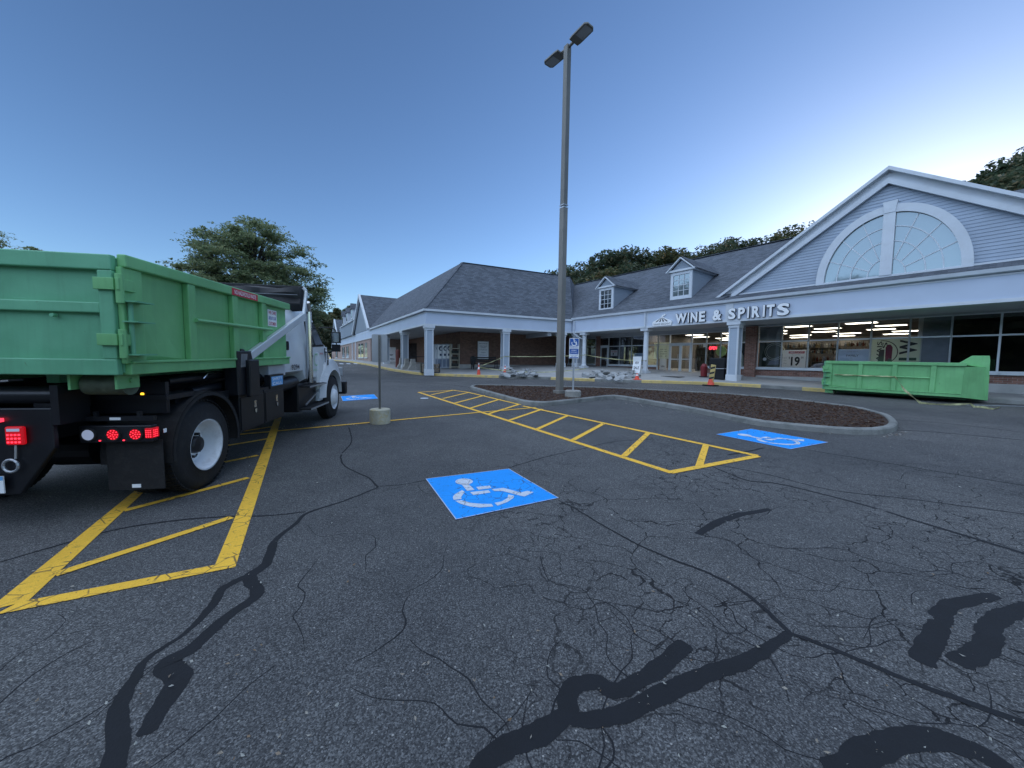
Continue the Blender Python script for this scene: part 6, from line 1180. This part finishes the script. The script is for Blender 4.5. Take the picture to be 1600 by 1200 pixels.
b = MB(); A2 = Matrix.Translation((1.148, 0, 0)) @ Matrix(((0, 0, 1, 0), (1, 0, 0, 0), (0, 1, 0, 0), (0, 0, 0, 1)))
for i in range(24):
    t0, t1 = 6.283*i/24, 6.283*(i+1)/24; b.add([A2 @ Vector((3.90+r*math.cos(t), 1.44+r*1.05*math.sin(t), 0)) for r, t in ((.11, t0), (.13, t0), (.13, t1), (.11, t1))], [(0, 1, 2, 3)])
b.build('green_ring_logo', M['green'], cab_); stext('WASTE HAULING', 3.72, 4.12, 1.19, 1.24, M['green']); stext('DOOR', 4.15, 4.35, 1.55, 1.59, M['signred'], x=1.144)
# the container on the truck: a thing of its own
db = thing('dumpster', 'green roll-off container loaded on the truck, its hinged gate towards the camera', 'dumpster', tk.location, tk.rotation_euler, 'green roll-off containers'); db.location = tk.matrix_basis @ Vector((0, -1.02, 0))
MW[db.name] = Matrix.LocRotScale(db.location, db.rotation_euler, None)
container(db, 3.30, 1.03, 2.40, [.84, 1.67, 2.43], 1.40, stiff=(.86, 2.62))
def dstick(name, y0, y1, z0, z1, x, m, txt, tm, bold=.01):
    b = MB(); b.box((x, x+.003), (y0, y1), (z0, z1)); o = b.build(name, m, db); L_ = txt; h = (z1-z0)/len(L_); A3 = Matrix.Translation((x+.0045, 0, 0)) @ Matrix(((0, 0, 1, 0), (1, 0, 0, 0), (0, 1, 0, 0), (0, 0, 0, 1)))
    for i, q in enumerate(L_): b = MB(); b.text(q, A3, y0+(y1-y0)*.08, y1-(y1-y0)*.08, z1-h*(i+.82), z1-h*(i+.2), depth=0, bold=bold); b.build('lettering', tm[i], o)
dstick('warning_strip', 1.58, 2.22, 2.345, 2.435, 1.271, M['signred'], ['NO HAZARDOUS WASTE'], [M['signwhite']])
dstick('notice_sticker', 2.66, 2.96, 2.02, 2.28, 1.202, M['signwhite'], ['WE CARE', 'ABOUT OUR', 'CUSTOMERS'], [M['signred'], M['signblue'], M['signred']])
for y in (.18, .95, 2.55):
    b = MB(); b.prism([(1.205, y-.02, 1.528), (1.205, y+.02, 1.528), (1.205, y, 1.553)], (.004, 0, 0)); b.build('black_arrow_mark', M['ink'], db)
# ================================================================== THINGS ON THE PAVEMENT
def place(px, py): return on_walk(px, py)
# traffic cones
def cone(lab, p, h, rot=0, tip='white'):
    t = thing('traffic_cone', lab, 'cone', p, (0, 0, rot), 'orange traffic cones by the broken kerb'); b = MB(); b.box((-.18, .18), (-.18, .18), (0, .03)); b.lathe([(.03, .13), (h*.5, .085), (h*.98, .03), (h, .0)], (0, 0, 0), 'z', 20); b.build('cone_body', M['cone'], t, smooth=False)
    b = MB(); b.lathe([(h*.62, .073), (h*.80, .053)], (0, 0, 0), 'z', 20); b.build('collar', M['signwhite'], t); b = MB(); b.tube((0, 0, h*.96), (0, 0, h+.10), .026, .02, 10); b.build('topper', M['signwhite'], t); return t
p = gp(748, 589.0, 0); cone('tall orange cone on the road at the broken kerb', Vector((p.x, p.y, G(p.x, p.y))), .78)
cone('shorter orange cone behind the rubble under the arcade', place(789, 584.0), .50, .4)
p = gp(995, 597.5, 0); cone('low orange cone at the kerb between the rubble and the yellow kerb', Vector((p.x, p.y, G(p.x, p.y)+.15)), .35)
# broken concrete
def chunk(p, sx, sy, sz):
    b = MB(); n = random.randint(5, 7); a0 = random.uniform(0, 6); R3 = Matrix.Rotation(random.uniform(0, 6.28), 3, 'Z') @ Matrix.Rotation(random.uniform(-.5, .5), 3, 'X') @ Matrix.Rotation(random.uniform(-.5, .5), 3, 'Y')
    bot = [R3 @ Vector((sx*random.uniform(.7, 1)*math.cos(a0+6.283*i/n), sy*random.uniform(.7, 1)*math.sin(a0+6.283*i/n), -sz/2)) for i in range(n)]
    b.prism([q+p for q in bot], R3 @ Vector((0, 0, sz))); return b
CH = ['flat slab of broken concrete', 'tilted lump of broken concrete', 'small grey piece of broken concrete', 'pale angular piece of broken concrete']
for (xa, xb, ya, yb, n_, grp, h_, where_) in ((783, 838, 577, 590, 30, 'rubble heap by the small cone', .32, 'in the left heap by the cone'), (914, 996, 581, 597, 46, 'long rubble heap left of the store entrance', .38, 'in the long heap below the empty shop')):
    for i in range(n_):
        px = random.uniform(xa, xb); f = 1-abs((px-(xa+xb)/2)/((xb-xa)/2))**1.5; q = place(px, random.uniform(ya+2, yb)); s_ = random.uniform(.13, .36)
        q = q+Vector((0, 0, random.uniform(.03, .08+h_*f*.75*random.random())))
        chunk(q, s_, s_*random.uniform(.6, 1), random.uniform(.07, .14)).build('concrete_chunk', M['debris'], label=CH[i % 4]+' '+where_, cat='rubble', group=grp)
# caution tape
def tape(name, lab, pts, wd=.05):
    b = MB(); P3 = [Vector(p) for p in pts]; vs = []
    for i, p in enumerate(P3):
        d = (P3[min(i+1, len(P3)-1)]-P3[max(i-1, 0)]).normalized(); up = Vector((0, 0, 1)); a = math.sin(i*.9)*.5; sd_ = d.cross(up).normalized(); wv = (up*math.cos(a)+sd_*math.sin(a))*wd/2; vs += [p-wv, p+wv]
    b.add(vs, [(2*i, 2*i+1, 2*i+3, 2*i+2) for i in range(len(P3)-1)]); b.build(name, M['tape'], label=lab, cat='tape', group='yellow caution tape')
def span(a, c, sag, n=24): a, c = Vector(a), Vector(c); return [a.lerp(c, i/n)-Vector((0, 0, sag*4*(i/n)*(1-i/n))) for i in range(n+1)]
W3 = lambda f, s_, w_, z: f.W(s_, w_, z)
cA = FF.W(s_c, .27, 0); cB = FR.W(1.02, .25, 0); cE = FR.W(6.15, .25, 0)
c1 = gp(748, 589, 0); zz = lambda v, h: Vector((v.x, v.y, SW(v.x, v.y)+h))
tape('caution_tape', 'yellow tape stretched from the arcade column past the lamp post', span(zz(cA, 1.0)-Vector((0, .3, 0)), zz(cB, .92)-Vector((0, .3, 0)), .06))
tape('caution_tape', 'yellow tape stretched low from the tall cone across the broken pavement', span(Vector((c1.x, c1.y, c1.z+.62)), place(916, 581)+Vector((0, 0, .22)), .28, 30))
tape('caution_tape', 'yellow tape rising from the tall cone to the arcade column', span(Vector((c1.x, c1.y, c1.z+.66)), zz(cA, 1.0)-Vector((0, .3, 0)), .03))
tape('caution_tape', 'yellow tape stretched between the two slim round columns', span(zz(cB, .95)-Vector((0, .25, 0)), zz(cE, .75)-Vector((0, .25, 0)), .1))
Ml = MW[dn.name]
q = [Ml @ Vector((W2/2+.11, y, .20+1.10*.54+.0+.004*math.sin(y*30))) for y in np.linspace(.3, FD.S(1398, 0, 590), 24)]; tape('caution_tape', 'yellow tape tied along the side pipe of the green container before the store', q, .035)
e0 = q[-1]; e1 = gp(1440, 631, 0)+Vector((0, 0, .02)); tape('caution_tape', 'yellow tape hanging from the green container down to the road', [e0.lerp(e1, k/12)+Vector((.02*math.sin(k), 0, -.10*math.sin(math.pi*k/12))) for k in range(13)], .07)
gpt = [gp(x, y, 0)+Vector((0, 0, .03+.02*math.sin(i*2.1))) for i, (x, y) in enumerate([(1436, 631), (1447, 632.5), (1462, 632.5), (1480, 633.5), (1500, 634), (1516, 632), (1522, 637), (1535, 638.5), (1552, 640), (1562, 638)])]; tape('caution_tape', 'yellow tape lying crumpled on the road under the green container', gpt, .06)
# exchange cabinets, rack, bench, notice board
yf = yaw(FF)
def cabinet(px, py, wd, lab):
    q = place(px, py); t = thing('exchange_cabinet', lab, 'cabinet', q, (0, 0, yf), 'blue and white exchange cabinets under the arcade'); b = MB(); b.box((-wd/2, wd/2), (-.3, .3), (0, 1.85)); b.build('body', mat('cabinet_grey', (.38, .42, .48), .5), t, bevel=.02)
    b = MB(); b.box((-wd/2+.04, wd/2-.04), (-.308, -.302), (.75, 1.78)); pn = b.build('front_panel', M['signwhite'], t); b = MB()
    A4 = Matrix.Translation((0, -.311, 0)) @ Matrix.Rotation(math.pi/2, 4, 'X')
    b.add([A4 @ Vector((.16*math.cos(a)*wd/.55, 1.52+.18*math.sin(a), 0)) for a in np.linspace(0, 6.28, 20, endpoint=False)], [tuple(range(20))]); b.add([A4 @ Vector(v) for v in ((-.1, .95, 0), (.12, .95, 0), (.12, 1.12, 0), (-.1, 1.12, 0))], [(0, 1, 2, 3)]); b.build('dark_mark', mat('cab_blue', (.02, .04, .10), .5), pn)
    b = MB(); b.add([A4 @ Vector((.07*math.cos(a), 1.5+.10*math.sin(a), .002)) for a in np.linspace(0, 6.28, 16, endpoint=False)], [tuple(range(16))]); b.build('pale_face', M['signwhite'], pn)
    b = MB(); b.box((-wd/2+.05, wd/2-.05), (-.306, -.302), (.12, .68)); b.build('lower_grille', mat('cab_slate', (.18, .22, .3), .5), t)
cabinet(682.5, 575.5, .42, 'narrow blue and white cabinet half behind the corner column'); cabinet(687.5, 575.5, .62, 'widest blue and white cabinet just right of the corner column'); cabinet(694.0, 575.4, .5, 'blue and white cabinet in the middle of the row'); cabinet(700.2, 575.2, .5, 'blue and white cabinet beside the tan rack')
q = place(710, 575.8); t = thing('display_rack', 'tan open shelf rack standing right of the cabinets against the brick', 'rack', q, (0, 0, yf)); b = MB()
for x in (-.34, .30): b.box((x, x+.045), (-.22, .22), (0, 1.85))
for z in (.1, .62, 1.08, 1.5): b.box((-.295, .295), (-.22, .22), (z, z+.05))
b.build('frame', mat('tan_paint', (.50, .45, .34), .6), t); b = MB()
for z in (.15, .67, 1.13):
    for k in range(4): b.cbox((-.21+k*.14, 0, z+.13), (.11, .3, .22))
b.build('stock', mat('dark_stock', (.05, .055, .05), .7), t)
q = FF.W(5.26, 3.76, 1.68); t = thing('notice_board', 'tall white notice board with printed lines on the dark brick wall', 'notice board', q, (0, 0, yf)); b = MB(); b.box((-.42, .42), (-.03, .03), (0, 1.38)); b.build('board', M['signwhite'], t); b = MB(); b.box((-.45, -.42), (-.04, .03), (-.03, 1.41)); b.box((.42, .45), (-.04, .03), (-.03, 1.41)); b.box((-.42, .42), (-.04, .03), (1.38, 1.41)); b.box((-.42, .42), (-.04, .03), (-.03, 0)); b.build('frame', M['alu'], t)
A5 = Matrix.Translation((0, -.033, 0)) @ Matrix.Rotation(math.pi/2, 4, 'X')
for s_, z, w_ in (('NOTICE', 1.2, .34), ('PLEASE NO PARKING', 1.0, .3), ('OR STANDING', .88, .22), ('IN THE FIRE LANE', .72, .3), ('BY ORDER OF', .5, .2), ('THE FIRE MARSHAL', .3, .32)): b = MB(); b.text(s_, A5, -w_, w_, z, z+.075, depth=0, bold=.01); b.build('lettering', M['textgrey'], t)
q = place(757, 577); t = thing('bench', 'long dark slatted bench under the notice board', 'bench', q, (0, 0, yf)); 
for i in range(4): b = MB(); b.box((-1.0, 1.0), (-.2+i*.11, -.2+i*.11+.08), (.43, .46)); b.build('seat_slat', M['black'], t)
for i in range(3): b = MB(); b.box((-1.0, 1.0), (.25, .28), (.55+i*.13, .55+i*.13+.09)); b.build('back_slat', M['black'], t)
for x in (-.95, .9): b = MB(); b.box((x, x+.05), (-.2, -.15), (0, .65)); b.box((x, x+.05), (.22, .27), (0, .95)); b.box((x, x+.05), (-.15, .22), (.6, .65)); b.build('leg', M['black'], t)
q = place(738, 574); t = thing('litter_bin', 'dark round litter bin at the left end of the bench', 'bin', q); b = MB(); b.lathe([(0, .26), (.75, .30), (.78, .28), (.95, .16), (.97, 0)], (0, 0, 0), 'z', 20); b.build('bin_body', M['black'], t)
# firewood stack and jersey blocks by the corner
q = place(672, 582.5); t = thing('firewood_stack', 'stack of split firewood in a low rack beside the corner column', 'firewood', q, (0, 0, yf)); b = MB(); b.box((-.62, -.58), (-.2, .2), (0, .62)); b.box((.58, .62), (-.2, .2), (0, .62)); b.box((-.58, .58), (-.2, .2), (.0, .05)); b.build('rack', M['black'], t); b = MB()
for r_ in range(5):
    for k in range(10): b.tube((-.52+k*.115+random.uniform(-.02, .02), -.22, .11+r_*.105+random.uniform(-.01, .01)), (-.52+k*.115, .22, .11+r_*.105), random.uniform(.04, .056), n=5)
b.build('logs', M['fire'], t, kind='stuff')
for k, (px, py, lab) in enumerate(((627.5, 575.3, 'darkest concrete barrier block at the foot of the arcade column'), (635.5, 576.8, 'middle concrete barrier block of three by the kerb'), (645, 578.0, 'palest and nearest concrete barrier block of three by the kerb'))):
    q = place(px, py); t = thing('barrier_block', lab, 'barrier', q, (0, 0, yf), 'concrete barrier blocks by the arcade'); b = MB(); b.prism([(-.34, -.3, 0), (.34, -.3, 0), (.34, -.3, .08), (.17, -.3, .35), (.13, -.3, .80), (-.13, -.3, .80), (-.17, -.3, .35), (-.34, -.3, .08)], (0, .6, 0)); b.build('block', M['concrete'], t, bevel=.015)
q = place(621.5, 574); t = thing('brick_bollard', 'reddish brown post standing left of the barrier blocks', 'post', q); b = MB(); b.lathe([(0, .17), (1.35, .17), (1.42, .12), (1.43, 0)], (0, 0, 0), 'z', 16); b.build('post_body', mat('red_brown', (.16, .05, .04), .7), t)
def sandwich(px, py, w_, h, lab, txt, tcol, rot, name='sandwich_board', wh=None):
    q = place(px, py); t = thing(name, lab, 'sign', q, (0, 0, rot)); 
    for s in (-1, 1):
        b = MB(); Rm = Matrix.Rotation(s*.16, 4, 'X'); b.T = Rm; b.box((-w_/2, w_/2), (s*.12-.012, s*.12+.012), (0.02, h)); pn = b.build('panel', wh or M['signwhite'], t)
        if s == -1:
            A6 = Rm.copy() if 0 else Matrix.Rotation(-.16, 4, 'X') @ Matrix.Translation((0, -.135, 0)) @ Matrix.Rotation(math.pi/2, 4, 'X')
            for s_, y0, y1, f in txt: b = MB(); b.text(s_, A6, -w_/2*f, w_/2*f, y0*h, y1*h, depth=0, bold=.015); b.build('lettering', tcol, pn)
    return t
sandwich(995, 584, .55, 1.05, 'white standing sign with dark lettering at the slim round column', [('NEW', .55, .7, .5), ('SALE', .25, .42, .7)], M['ink'], yaw(FR))
sandwich(611, 565.5, .9, 1.5, 'white standing sign with a dark disc at the far arcade entrance', [('O', .42, .88, .7), ('OPEN', .1, .25, .7)], M['ink'], yf)
# planter / bins at the entrance
q = place(1123, 592.5); t = thing('trash_bin', 'black two-part bin standing against the square column of the wine store', 'bin', q, (0, 0, yaw(FR))); b = MB(); b.box((-.36, .36), (-.3, .3), (0, .55)); b.build('lower_box', M['black'], t, bevel=.02); b = MB(); b.box((-.38, .38), (-.32, .32), (.58, 1.12)); b.build('upper_box', M['black'], t, bevel=.02); b = MB(); b.box((-.36, .36), (-.305, -.301), (.555, .575)); b.build('pale_strip', M['alu'], t)
q = place(1099.5, 589); t = thing('trash_bin', 'small dark red bin beside the black bin at the entrance', 'bin', q); b = MB(); b.lathe([(0, .16), (.58, .19), (.60, .17), (.74, .10), (.75, 0)], (0, 0, 0), 'z', 18); b.build('bin_body', mat('red_bin', (.20, .02, .025), .4), t); b = MB(); b.lathe([(.0, .24), (.04, .24), (.04, 0)], (0, 0, 0), 'z', 18); b.build('base', M['black'], t)
q = place(1051, 588.5); t = thing('door_mat', 'dark door mat lying before the double doors', 'mat', q, (0, 0, yaw(FR))); b = MB(); b.box((-.55, .55), (-.3, .3), (0, .015)); b.build('mat', M['black'], t)
p = gp(1110, 603, 0); p.z = G(p.x, p.y); t = thing('barricade_sign', 'yellow and black striped sign leaning on an orange base in the road', 'sign', p, (0, 0, yaw(FR)-.3)); b = MB(); b.box((-.25, .25), (-.25, .25), (0, .06)); b.build('rubber_base', M['black'], t); b = MB(); b.T = Matrix.Rotation(.12, 4, 'Y'); b.box((-.13, .13), (-.02, .02), (.06, 1.05)); pn = b.build('striped_panel', mat('tan_yellow', (.55, .42, .16), .6), t); b = MB(); b.T = Matrix.Rotation(.12, 4, 'Y')
for z in (.3, .55, .8): b.prism([(-.13, -.024, z), (.13, -.024, z+.1), (.13, -.024, z+.19), (-.13, -.024, z+.09)], (0, .003, 0))
b.build('stripe', M['ink'], pn); b = MB(); b.lathe([(.06, .16), (.34, .10)], (0.02, 0, 0), 'z', 14); b.build('orange_foot', M['cone'], t)
# handrail near the far entrance
q = place(655, 577); t = thing('handrail', 'thin dark handrail in front of the brick wall left of the corner column', 'handrail', q, (0, 0, yf)); b = MB(); b.path([(-.6, 0, 0), (-.6, 0, .95), (.5, 0, .95), (.5, 0, 0)], .02); b.build('rail', M['black'], t)
# paint splash on the road, drain lid
p = gp(663, 622.3, 0); t = thing('manhole_cover', 'small pale round utility lid in the road by the hatched lines', 'lid', (p.x, p.y, G(p.x, p.y))); b = MB(); b.lathe([(.008, 0), (.008, .13), (0, .14)], (0, 0, 0), 'z', 24); b.build('lid', M['white_line'], t)
# far parked cars and a letter of the far end
def car(p, rot, lab, col):
    t = thing('parked_car', lab, 'car', p, (0, 0, rot), 'cars parked at the far end of the shops'); b = MB()
    sec = lambda x, w_, z1: (x, [(w_, .35), (w_+.03, .6), (w_, .85), (w_-.08, z1)])
    loft(b, [sec(-2.2, .78, .9), sec(-1.6, .86, 1.0), sec(.9, .86, .98), (2.0, [(.8, .35), (.84, .6), (.8, .78), (.7, .82)]), (2.25, [(.7, .4), (.74, .55), (.72, .68), (.66, .7)])]); b.build('body', col, t, smooth=True)
    b = MB(); loft(b, [(-1.9, [(.75, .95), (.72, .98), (.7, 1.0)]), (-1.3, [(.76, .95), (.68, 1.35), (.5, 1.42)]), (.1, [(.76, .95), (.68, 1.4), (.5, 1.47)]), (1.0, [(.75, .95), (.7, 1.0), (.6, 1.02)])]); b.build('cabin', M['dkglass'], t, smooth=True)
    for x in (-1.35, 1.35):
        for s in (-1, 1): b = MB(); b.tube((s*.68, x, .33), (s*.9, x, .33), .33, n=18); b.build('wheel', M['rubber'], t)
q = Vector((-37.5, 72, G(-37.5, 72))); car(q, .9, 'white car parked at the far end behind the truck mirror', M['truckw']); q = Vector((-42, 78, G(-42, 78))); car(q, .7, 'dark car parked beyond the white one at the far end', M['black'])
